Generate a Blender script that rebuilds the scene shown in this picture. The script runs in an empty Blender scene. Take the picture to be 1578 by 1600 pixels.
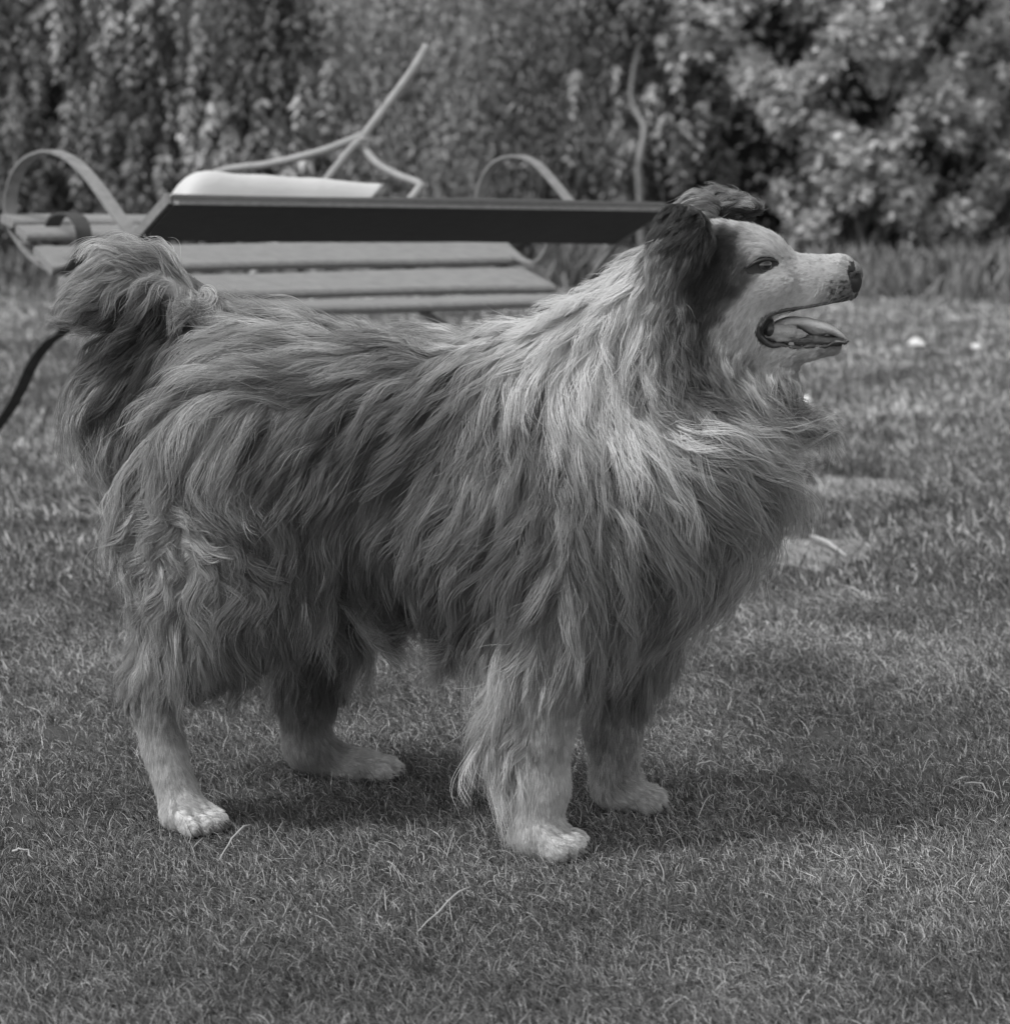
import bpy, math, random
import numpy as np
from mathutils import Vector, Matrix, noise
from mathutils.kdtree import KDTree

# ------------------------------------------------------------------ camera, sky, sun, exposure
S = bpy.context.scene
C = S.collection
rng = np.random.default_rng(7)
random.seed(7)

F_PX, PW, PH = 4000.0, 1578.0, 1600.0          # focal length in photograph pixels
CAM = np.array((0.0, -2.81, 0.786))
PITCH = math.atan(550.0 / F_PX)
cd = bpy.data.cameras.new('camera'); cam = bpy.data.objects.new('camera', cd); C.objects.link(cam)
cam.location = CAM; cam.rotation_euler = (math.pi / 2 - PITCH, 0, 0)
cd.sensor_fit = 'HORIZONTAL'; cd.sensor_width = 36.0; cd.lens = F_PX / PW * 36.0
cd.clip_start = 0.05; cd.clip_end = 600
cd.dof.use_dof = True; cd.dof.focus_distance = 3.0; cd.dof.aperture_fstop = 8.4
S.camera = cam

SUN_DIR = Vector((-0.50, -0.32, 1.02)).normalized()     # towards the sun
w = bpy.data.worlds.new('World'); S.world = w; w.use_nodes = True
nt = w.node_tree; bg = nt.nodes['Background']
sky = nt.nodes.new('ShaderNodeTexSky'); sky.sky_type = 'NISHITA'; sky.sun_disc = False
sky.sun_elevation = math.asin(SUN_DIR.z)
sky.sun_rotation = math.atan2(SUN_DIR.x, SUN_DIR.y)
bw = nt.nodes.new('ShaderNodeRGBToBW')                  # black-and-white plate: a neutral sky
nt.links.new(sky.outputs[0], bw.inputs[0]); nt.links.new(bw.outputs[0], bg.inputs[0])
bg.inputs[1].default_value = 0.15
sd = bpy.data.lights.new('sun', 'SUN'); sd.energy = 1.35; sd.angle = math.radians(15); sd.color = (1, 1, 1)
so = bpy.data.objects.new('sun', sd); C.objects.link(so)
so.rotation_euler = (-SUN_DIR).to_track_quat('-Z', 'Y').to_euler()
S.view_settings.view_transform = 'Standard'; S.view_settings.look = 'None'
S.view_settings.exposure = 0.66; S.view_settings.gamma = 1; S.view_settings.use_curve_mapping = False
S.render.engine = 'CYCLES'
S.cycles.use_denoising = True
S.cycles.max_bounces = 6; S.cycles.diffuse_bounces = 3; S.cycles.glossy_bounces = 2
S.cycles.transparent_max_bounces = 8; S.cycles.transmission_bounces = 4
try:
    S.cycles_curves.shape = 'RIBBONS'; S.cycles_curves.subdivisions = 2
except Exception: pass

# ------------------------------------------------------------------ measuring helpers
cp, sp = math.cos(PITCH), math.sin(PITCH)
def ray(px, py):
    a = (px - PW / 2) / F_PX; b = (PH / 2 - py) / F_PX
    return np.array((a, cp + b * sp, -sp + b * cp))
def at(px, py, Y):                       # point on the vertical plane at depth Y
    r = ray(px, py); t = (Y - CAM[1]) / r[1]; return CAM + r * t
def ongr(px, py, z=0.0):                 # point on the ground
    r = ray(px, py); t = (z - CAM[2]) / r[2]; return CAM + r * t
def onplane(px, py, p0, n):
    r = ray(px, py); t = np.dot(p0 - CAM, n) / np.dot(r, n); return CAM + r * t
def topix(P):                            # world points (n,3) -> photograph pixels
    d = np.asarray(P) - CAM
    fwd = d[..., 1] * cp - d[..., 2] * sp; up = d[..., 1] * sp + d[..., 2] * cp
    return PW / 2 + F_PX * d[..., 0] / fwd, PH / 2 - F_PX * up / fwd
MPP = 1 / 1345.0                         # metres per pixel at the dog

# ------------------------------------------------------------------ materials
def mat(name, col=0.3, rough=0.6, spec=0.3, attr=None, noise_amt=0.0, noise_scale=20, bump=0.0, bump_scale=60, kind='principled', stretch=None):
    m = bpy.data.materials.new(name); m.use_nodes = True
    t = m.node_tree; b = t.nodes['Principled BSDF']
    b.inputs['Roughness'].default_value = rough
    b.inputs['Specular IOR Level'].default_value = spec
    val = None
    if attr:
        a = t.nodes.new('ShaderNodeAttribute'); a.attribute_name = attr; val = a.outputs['Fac']
    if noise_amt or bump:
        tc = t.nodes.new('ShaderNodeTexCoord'); vec = tc.outputs['Object']
        if stretch:
            mp = t.nodes.new('ShaderNodeMapping'); mp.inputs['Scale'].default_value = stretch
            t.links.new(vec, mp.inputs['Vector']); vec = mp.outputs[0]
    if noise_amt:
        n = t.nodes.new('ShaderNodeTexNoise'); n.inputs['Scale'].default_value = noise_scale; n.inputs['Detail'].default_value = 6
        t.links.new(vec, n.inputs['Vector'])
        r = t.nodes.new('ShaderNodeMapRange'); r.inputs['From Min'].default_value = .25; r.inputs['From Max'].default_value = .75
        r.inputs['To Min'].default_value = 1 - noise_amt; r.inputs['To Max'].default_value = 1 + noise_amt
        t.links.new(n.outputs['Fac'], r.inputs['Value'])
        mu = t.nodes.new('ShaderNodeMath'); mu.operation = 'MULTIPLY'
        if val is not None: t.links.new(val, mu.inputs[0])
        else: mu.inputs[0].default_value = col
        t.links.new(r.outputs[0], mu.inputs[1]); val = mu.outputs[0]
    if val is not None:
        t.links.new(val, b.inputs['Base Color'])
    else:
        b.inputs['Base Color'].default_value = (col, col, col, 1)
    if bump:
        n = t.nodes.new('ShaderNodeTexNoise'); n.inputs['Scale'].default_value = bump_scale; n.inputs['Detail'].default_value = 8
        t.links.new(vec, n.inputs['Vector'])
        bp = t.nodes.new('ShaderNodeBump'); bp.inputs['Strength'].default_value = bump; bp.inputs['Distance'].default_value = .01
        t.links.new(n.outputs['Fac'], bp.inputs['Height']); t.links.new(bp.outputs[0], b.inputs['Normal'])
    return m
def hairmat(name, rough=0.35, hair=True, mix=0.28):
    m = bpy.data.materials.new(name); m.use_nodes = True
    t = m.node_tree; t.nodes.remove(t.nodes['Principled BSDF']); out = t.nodes['Material Output']
    a = t.nodes.new('ShaderNodeAttribute'); a.attribute_name = 'tone'
    d = t.nodes.new('ShaderNodeBsdfPrincipled'); d.inputs['Roughness'].default_value = .55; d.inputs['Specular IOR Level'].default_value = .22
    t.links.new(a.outputs['Fac'], d.inputs['Base Color'])
    if hair:
        h = t.nodes.new('ShaderNodeBsdfHairPrincipled'); h.parametrization = 'COLOR'
        h.inputs['Roughness'].default_value = rough; h.inputs['Radial Roughness'].default_value = .5
        t.links.new(a.outputs['Fac'], h.inputs['Color'])
        x = t.nodes.new('ShaderNodeMixShader'); x.inputs[0].default_value = mix
        t.links.new(d.outputs[0], x.inputs[1]); t.links.new(h.outputs[0], x.inputs[2]); t.links.new(x.outputs[0], out.inputs[0])
    else:
        t.links.new(d.outputs[0], out.inputs[0])
    return m

# ------------------------------------------------------------------ object helpers
def mesh_obj(name, verts, faces, m, parent=None, smooth=True, tone=None):
    me = bpy.data.meshes.new(name)
    me.from_pydata([tuple(v) for v in verts] if not isinstance(verts, np.ndarray) else verts.tolist(), [],
                   faces if not isinstance(faces, np.ndarray) else faces.tolist())
    if smooth: me.polygons.foreach_set('use_smooth', [True] * len(me.polygons))
    if tone is not None:
        at_ = me.attributes.new('tone', 'FLOAT', 'POINT'); at_.data.foreach_set('value', np.asarray(tone, dtype=np.float32))
    me.materials.append(m); me.update()
    o = bpy.data.objects.new(name, me); C.objects.link(o)
    if parent is not None:
        o.parent = parent; o.location = -Vector(parent.location) if parent.type == 'EMPTY' else (0, 0, 0)
    return o
def tag(o, label=None, cat=None, group=None, kind=None):
    if label: o['label'] = label
    if cat: o['category'] = cat
    if group: o['group'] = group
    if kind: o['kind'] = kind
    return o
def empty(name, loc, *a, **k):
    o = bpy.data.objects.new(name, None); o.location = loc; o.empty_display_size = .05
    C.objects.link(o); return tag(o, *a, **k)
def curves_obj(name, pts, rad, tone, m, parent=None):
    """pts (n,k,3), rad (n,k) or (k,), tone (n,)"""
    n, k, _ = pts.shape
    cu = bpy.data.hair_curves.new(name); cu.add_curves([k] * n)
    cu.attributes['position'].data.foreach_set('vector', pts.astype(np.float32).ravel()) if 'position' in cu.attributes else cu.position_data.foreach_set('vector', pts.astype(np.float32).ravel())
    ra = cu.attributes.get('radius') or cu.attributes.new('radius', 'FLOAT', 'POINT')
    ra.data.foreach_set('value', np.broadcast_to(rad, (n, k)).astype(np.float32).ravel())
    tn = cu.attributes.new('tone', 'FLOAT', 'CURVE'); tn.data.foreach_set('value', tone.astype(np.float32))
    cu.materials.append(m)
    o = bpy.data.objects.new(name, cu); C.objects.link(o)
    if parent is not None:
        o.parent = parent; o.location = -Vector(parent.location) if parent.type == 'EMPTY' else (0, 0, 0)
    return o
def merge_geo(parts):
    V = []; Fc = []; off = 0
    for v, f in parts:
        V.append(np.asarray(v, float)); Fc += [tuple(i + off for i in q) for q in f]; off += len(v)
    return np.concatenate(V), Fc
def sweep(path, prof, up=(0, 0, 1), closed=False, scale=None):
    """sweep a closed profile (list of (a,b) in metres: a sideways, b up) along path points"""
    path = [Vector(p) for p in path]; n = len(path); V = []; Fc = []; k = len(prof); up = Vector(up)
    for i, p in enumerate(path):
        t = (path[min(i + 1, n - 1)] - path[max(i - 1, 0)]).normalized()
        a = t.cross(up)
        if a.length < 1e-4: a = Vector((1, 0, 0))
        a.normalize(); b = a.cross(t).normalized(); s = 1 if scale is None else scale[i]
        for (x, y) in prof: V.append(p + a * x * s + b * y * s)
    for i in range(n - 1):
        for j in range(k):
            q = (j + 1) % k
            Fc.append((i * k + j, i * k + q, (i + 1) * k + q, (i + 1) * k + j))
    Fc.append(tuple(range(k))[::-1]); Fc.append(tuple((n - 1) * k + j for j in range(k)))
    return V, Fc
def circ(r, n=10): return [(r * math.cos(2 * math.pi * i / n), r * math.sin(2 * math.pi * i / n)) for i in range(n)]
def spline(pts, n=8):
    P = [np.asarray(p, float) for p in pts]; out = []
    for i in range(len(P) - 1):
        p0 = P[max(i - 1, 0)]; p1 = P[i]; p2 = P[i + 1]; p3 = P[min(i + 2, len(P) - 1)]
        for s in range(n):
            t = s / n
            out.append(.5 * ((2 * p1) + (-p0 + p2) * t + (2 * p0 - 5 * p1 + 4 * p2 - p3) * t * t + (-p0 + 3 * p1 - 3 * p2 + p3) * t ** 3))
    out.append(P[-1]); return out
def uvsphere(c, r, nu=20, nv=12):
    r = np.broadcast_to(r, 3); V = []; Fc = []
    for j in range(nv + 1):
        a = math.pi * j / nv
        for i in range(nu):
            b = 2 * math.pi * i / nu
            V.append((c[0] + r[0] * math.sin(a) * math.cos(b), c[1] + r[1] * math.sin(a) * math.sin(b), c[2] + r[2] * math.cos(a)))
    for j in range(nv):
        for i in range(nu):
            k = (i + 1) % nu; Fc.append((j * nu + i, j * nu + k, (j + 1) * nu + k, (j + 1) * nu + i))
    return V, Fc
N_HAIR, N_GRASS = 760000, 680000
# ------------------------------------------------------------------ the dog: one continuous body grown from a distance field
def ymid(px): return 0.11 + (930 - px) * (0.135 / 510)
VOX = 0.0032
G0 = np.array((-0.66, -0.12, -0.012)); G1 = np.array((0.52, 0.58, 0.86))
GN = np.ceil((G1 - G0) / VOX).astype(int)
SD = np.full(GN, 0.2, dtype=np.float32)
GX = [G0[i] + VOX * np.arange(GN[i], dtype=np.float32) for i in range(3)]
def _box(lo, hi, pad):
    a = np.clip(np.floor((np.minimum(lo, hi) - pad - G0) / VOX).astype(int), 0, GN)
    b = np.clip(np.ceil((np.maximum(lo, hi) + pad - G0) / VOX).astype(int) + 1, 0, GN)
    return tuple(slice(a[i], b[i]) for i in range(3))
def _grid(sl):
    return np.meshgrid(GX[0][sl[0]], GX[1][sl[1]], GX[2][sl[2]], indexing='ij', sparse=True)
def _join(sl, d, k):
    a = SD[sl]; h = np.clip(.5 + .5 * (a - d) / k, 0, 1)
    SD[sl] = a * (1 - h) + d * h - k * h * (1 - h)
def P3(p):                       # (px, py, Y)
    return at(p[0], p[1], p[2])
def capsule(p, q, r1, r2, k=30, sy=1.0):
    """tapered capsule between two (px,py,Y) points, radii in pixels, sy squashes it sideways"""
    a, b = P3(p), P3(q); r1 *= MPP; r2 *= MPP; k *= MPP; rr = max(r1, r2)
    sl = _box(np.minimum(a, b), np.maximum(a, b), rr + k + .02); X, Y, Z = _grid(sl)
    yc = a[1]; ab = b - a; sc = np.array((1, 1 / sy, 1)); abs_ = ab * sc; L = (abs_ ** 2).sum() + 1e-9
    dx, dy, dz = X - a[0], (Y - a[1]) / sy, Z - a[2]
    t = np.clip((dx * abs_[0] + dy * abs_[1] + dz * abs_[2]) / L, 0, 1)
    d = np.sqrt((dx - t * abs_[0]) ** 2 + (dy - t * abs_[1]) ** 2 + (dz - t * abs_[2]) ** 2) - (r1 + (r2 - r1) * t)
    _join(sl, (d * min(1, sy) if sy < 1 else d).astype(np.float32), k)
def ellipsoid(c, r, rot=0, k=30, yaw=0, sub=False, pxy=False):
    """r = (along, sideways, up) in pixels; rot tilts it in the side view (degrees, clockwise in the picture)"""
    c = P3(c) if not pxy else np.asarray(c); r = np.asarray(r, float) * MPP; k *= MPP
    sl = _box(c - r.max(), c + r.max(), k + .02); X, Y, Z = _grid(sl)
    R = (Matrix.Rotation(math.radians(yaw), 3, 'Z') @ Matrix.Rotation(math.radians(rot), 3, 'Y')).transposed()
    dx, dy, dz = X - c[0], Y - c[1], Z - c[2]
    q = [(R[i][0] * dx + R[i][1] * dy + R[i][2] * dz) / r[i] for i in range(3)]
    n = np.sqrt(q[0] ** 2 + q[1] ** 2 + q[2] ** 2)
    g = np.sqrt((q[0] / r[0]) ** 2 + (q[1] / r[1]) ** 2 + (q[2] / r[2]) ** 2) + 1e-6
    d = (n * (n - 1) / g).astype(np.float32)
    if sub:
        a = SD[sl]; h = np.clip(.5 - .5 * (a + d) / k, 0, 1); SD[sl] = a * (1 - h) - d * h + k * h * (1 - h)
    else: _join(sl, d, k)

# torso
def T(px, py, r1, r2=None, dy=0): return (px, py, ymid(px) + dy)
ellipsoid(T(420, 632, 0), (190, 118, 134), rot=4, k=60)
ellipsoid(T(650, 728, 0), (260, 128, 205), rot=4, k=60)
ellipsoid(T(870, 724, 0), (215, 130, 208), rot=20, k=60)
ellipsoid(T(1010, 790, 0), (150, 112, 150), rot=30, k=60)
ellipsoid(T(1100, 710, 0), (95, 95, 110), rot=0, k=60)
# neck
HY = 0.085
capsule((930, 650, ymid(930)), (1065, 480, HY), 150, 104, k=70, sy=.8)
capsule((1040, 700, ymid(1040)), (1110, 530, HY), 110, 62, k=50, sy=.85)
# skull, cheeks, muzzle
ellipsoid((1122, 428, HY), (84, 62, 80), rot=8, k=30)
ellipsoid((1170, 415, HY), (56, 46, 50), rot=20, k=22)
ellipsoid((1125, 500, HY), (72, 62, 74), rot=0, k=30)
capsule((1175, 450, HY), (1305, 437, HY), 55, 35, k=22, sy=.76)
ellipsoid((1314, 436, HY), (30, 27, 33), k=12)
# brow and under-eye shaping
ellipsoid((1180, 391, HY - 32 * MPP), (26, 13, 10), rot=22, k=14); ellipsoid((1180, 391, HY + 32 * MPP), (26, 13, 10), rot=22, k=14)
ellipsoid((1196, 446, HY - 40 * MPP), (40, 12, 17), rot=-12, k=16); ellipsoid((1196, 446, HY + 40 * MPP), (40, 12, 17), rot=-12, k=16)
# lower jaw
capsule((1130, 540, HY), (1215, 556, HY), 46, 21, k=20, sy=.9)
capsule((1195, 552, HY), (1304, 541, HY), 24, 10, k=12, sy=1.5)
ellipsoid((1186, 395, HY), (38, 38, 30), rot=14, k=20)
ellipsoid((1165, 590, HY), (62, 40, 48), rot=25, k=30)
ellipsoid((1190, 632, HY), (44, 40, 52), rot=0, k=30)
ellipsoid((1206, 603, HY), (34, 30, 36), rot=0, k=24)
# open mouth: a wedge cut right through
def wedge(poly, k):
    pts = [P3((x, y, HY)) for x, y in poly]; k *= MPP
    A = np.array([(p[0], p[2]) for p in pts])
    lo = np.array((A[:, 0].min(), HY - .09, A[:, 1].min())); hi = np.array((A[:, 0].max(), HY + .09, A[:, 1].max()))
    sl = _box(lo, hi, .02); X, Y, Z = _grid(sl)
    X2, Z2 = X[:, 0, :], Z[0, 0, :][None, :]
    X2 = np.broadcast_to(X2, (X2.shape[0], Z2.shape[1])); Z2 = np.broadcast_to(Z2, X2.shape)
    d = np.full(X2.shape, 1e9); ins = np.zeros(X2.shape, bool)
    for i in range(len(A)):
        a, b = A[i], A[(i + 1) % len(A)]; e = b - a
        t = np.clip(((X2 - a[0]) * e[0] + (Z2 - a[1]) * e[1]) / (e @ e), 0, 1)
        d = np.minimum(d, np.hypot(X2 - a[0] - t * e[0], Z2 - a[1] - t * e[1]))
        c = (a[1] > Z2) != (b[1] > Z2)
        ins ^= c & (X2 < (b[0] - a[0]) * (Z2 - a[1]) / (b[1] - a[1] + 1e-12) + a[0])
    d = np.where(ins, -d, d)[:, None, :].astype(np.float32)
    a = SD[sl]; h = np.clip(.5 - .5 * (a + d) / k, 0, 1); SD[sl] = a * (1 - h) - d * h + k * h * (1 - h)
WEDGE = [(1190, 516), (1212, 495), (1250, 483), (1300, 475), (1370, 462), (1370, 530), (1318, 531), (1260, 537), (1215, 533), (1195, 527)]
wedge(WEDGE, 5)
# eye sockets
# nostril
for s in (-1, 1): ellipsoid((1333, 431, HY + s * 20 * MPP), (9, 6, 4), rot=20, k=5, sub=True)
# ears: near one folded down along the neck, far one laid forward over the skull
ellipsoid((1062, 372, HY - 60 * MPP), (40, 22, 52), rot=18, k=18)
ellipsoid((1050, 405, HY - 74 * MPP), (28, 13, 46), rot=12, k=14)
ellipsoid((1092, 342, HY + 50 * MPP), (38, 22, 28), rot=-20, k=18)
ellipsoid((1130, 326, HY + 62 * MPP), (50, 24, 12), rot=4, k=14)
# near front leg
ellipsoid((745, 860, .09), (105, 80, 102), rot=10, k=50)
capsule((822, 1030, .05), (810, 1190, .045), 26, 12, k=22, sy=.6)
NF, FF, NH, FH = 0.035, 0.235, 0.15, 0.395
capsule((905, 840, .03), (862, 1010, .03), 105, 66, k=60, sy=.7)
capsule((862, 1000, .03), (846, 1150, .03), 60, 38, k=40)
capsule((846, 1150, .03), (848, 1230, .03), 38, 33, k=24)
capsule((848, 1230, .03), (838, 1300, .025), 33, 33, k=24)
CLAWS = []
def paw(cx, base, Y, ln, rise, wid, yaw=0, toes=4):
    """cx, base: pixel of the paw's middle on the ground; ln half length, wid half width (px)"""
    c0 = at(cx, base, Y); cy = math.radians(yaw); f = np.array((math.cos(cy), math.sin(cy), 0)); s = np.array((-f[1], f[0], 0))
    c0[2] = 0.004
    h = rise * MPP
    ellipsoid(c0 - f * ln * .30 * MPP + np.array((0, 0, h * .52)), (ln * .62, wid * .92, rise * .56), yaw=-0 + yaw, k=16, pxy=True)
    for i in range(toes):
        u = (i - (toes - 1) / 2) / ((toes - 1) / 2)
        fw = ln * (.52 - .16 * abs(u) ** 1.5)
        c = c0 + f * fw * MPP + s * u * wid * .74 * MPP + np.array((0, 0, h * .36))
        ellipsoid(c, (ln * .42, wid * .225, rise * .36), yaw=yaw + u * 8, k=2, pxy=True)
        tip = c + f * ln * .37 * MPP + np.array((0, 0, -h * .06)); CLAWS.append((tip, f + s * u * .12))
        c = c0 + f * (fw - ln * .36) * MPP + s * u * wid * .66 * MPP + np.array((0, 0, h * .62))
        ellipsoid(c, (ln * .36, wid * .215, rise * .32), yaw=yaw + u * 6, rot=24, k=4, pxy=True)
paw(858, 1338, .02, 62, 50, 44, yaw=-28)
# far front leg
capsule((985, 850, .20), (968, 1030, FF), 95, 56, k=50, sy=.7)
capsule((968, 1020, FF), (958, 1130, FF), 50, 40, k=30)
capsule((958, 1130, FF), (960, 1225, FF), 40, 32, k=20)
paw(990, 1264, FF, 58, 42, 40, yaw=-8)
# near hind leg
ellipsoid((350, 800, .13), (150, 62, 190), rot=8, k=60)
capsule((350, 860, .13), (345, 960, .13), 110, 84, k=50, sy=.6)
capsule((345, 940, .13), (240, 1078, .15), 74, 34, k=36, sy=.8)
ellipsoid((228, 1082, .15), (22, 20, 30), rot=-15, k=14)
capsule((242, 1085, .15), (256, 1170, .15), 31, 27, k=16)
capsule((256, 1170, .15), (282, 1255, .14), 27, 29, k=16)
paw(302, 1298, .125, 54, 44, 42, yaw=-38)
# far hind leg
ellipsoid((460, 830, .35), (140, 60, 180), rot=-6, k=60)
capsule((490, 930, .37), (480, 1080, FH), 80, 46, k=40, sy=.7)
capsule((478, 1080, FH), (478, 1165, FH), 40, 34, k=24)
capsule((480, 1160, FH), (545, 1205, FH), 32, 24, k=16)
paw(575, 1224, FH, 62, 40, 38, yaw=-10)
# tail, curled up and over to the left
capsule((330, 600, ymid(330)), (292, 520, ymid(292)), 62, 48, k=50, sy=.8)
capsule((292, 520, ymid(292)), (252, 450, .27), 44, 40, k=30)
capsule((252, 450, .27), (190, 430, .27), 42, 36, k=30)
capsule((190, 430, .27), (140, 470, .26), 34, 22, k=30)
# buttock under the tail
ellipsoid((240, 640, ymid(250)), (92, 70, 105), rot=10, k=50)
ellipsoid((205, 590, ymid(250)), (62, 50, 75), rot=20, k=40)

def surface_nets(F):
    nx, ny, nz = F.shape
    ins = F < 0
    cnt = np.zeros((nx - 1, ny - 1, nz - 1), np.uint8)
    for a in (0, 1):
        for b in (0, 1):
            for c in (0, 1): cnt += ins[a:nx - 1 + a, b:ny - 1 + b, c:nz - 1 + c]
    act = (cnt > 0) & (cnt < 8)
    idx = np.full(act.shape, -1, np.int32); I = np.argwhere(act); idx[act] = np.arange(len(I))
    acc = np.zeros((len(I), 3)); w_ = np.zeros(len(I))
    cor = [(a, b, c) for a in (0, 1) for b in (0, 1) for c in (0, 1)]
    val = {c: F[I[:, 0] + c[0], I[:, 1] + c[1], I[:, 2] + c[2]] for c in cor}
    for c in cor:
        for ax in range(3):
            if c[ax]: continue
            d = list(c); d[ax] = 1; d = tuple(d); v0, v1 = val[c], val[d]
            m = (v0 < 0) != (v1 < 0); t = np.where(m, v0 / np.where(m, v0 - v1, 1), 0)
            p = np.array(c, float)[None] + t[:, None] * np.eye(3)[ax][None]
            acc[m] += p[m]; w_[m] += 1
    V = G0 + VOX * (I + acc / w_[:, None])
    Q = []
    for ax in range(3):
        u, v = [(1, 2), (2, 0), (0, 1)][ax]
        sl0 = [slice(1, -1)] * 3; sl1 = [slice(1, -1)] * 3; sl0[ax] = slice(0, -1); sl1[ax] = slice(1, None)
        a = ins[tuple(sl0)]; b = ins[tuple(sl1)]
        E = np.argwhere(a != b); off = np.array([1, 1, 1]); off[ax] = 0; E = E + off
        flip = ~ins[E[:, 0], E[:, 1], E[:, 2]]
        def g(du, dv):
            e = E.copy(); e[:, u] -= du; e[:, v] -= dv; return idx[e[:, 0], e[:, 1], e[:, 2]]
        q = np.stack([g(0, 0), g(1, 0), g(1, 1), g(0, 1)], 1)
        q[flip] = q[flip][:, ::-1]; Q.append(q)
    Q = np.concatenate(Q); Q = Q[(Q >= 0).all(1)]
    return V, Q
BV, BQ = surface_nets(SD)
def sdf(P):
    q = (P - G0) / VOX; q = np.clip(q, 0, GN - 1.001); i = q.astype(int); f = (q - i)
    out = 0
    for a in (0, 1):
        for b in (0, 1):
            for c in (0, 1):
                wgt = (f[..., 0] if a else 1 - f[..., 0]) * (f[..., 1] if b else 1 - f[..., 1]) * (f[..., 2] if c else 1 - f[..., 2])
                out = out + wgt * SD[np.minimum(i[..., 0] + a, GN[0] - 1), np.minimum(i[..., 1] + b, GN[1] - 1), np.minimum(i[..., 2] + c, GN[2] - 1)]
    return out
def grad(P, e=.006):
    g = np.stack([sdf(P + np.eye(3)[a] * e) - sdf(P - np.eye(3)[a] * e) for a in range(3)], -1)
    return g / (np.linalg.norm(g, axis=-1, keepdims=True) + 1e-9)
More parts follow.
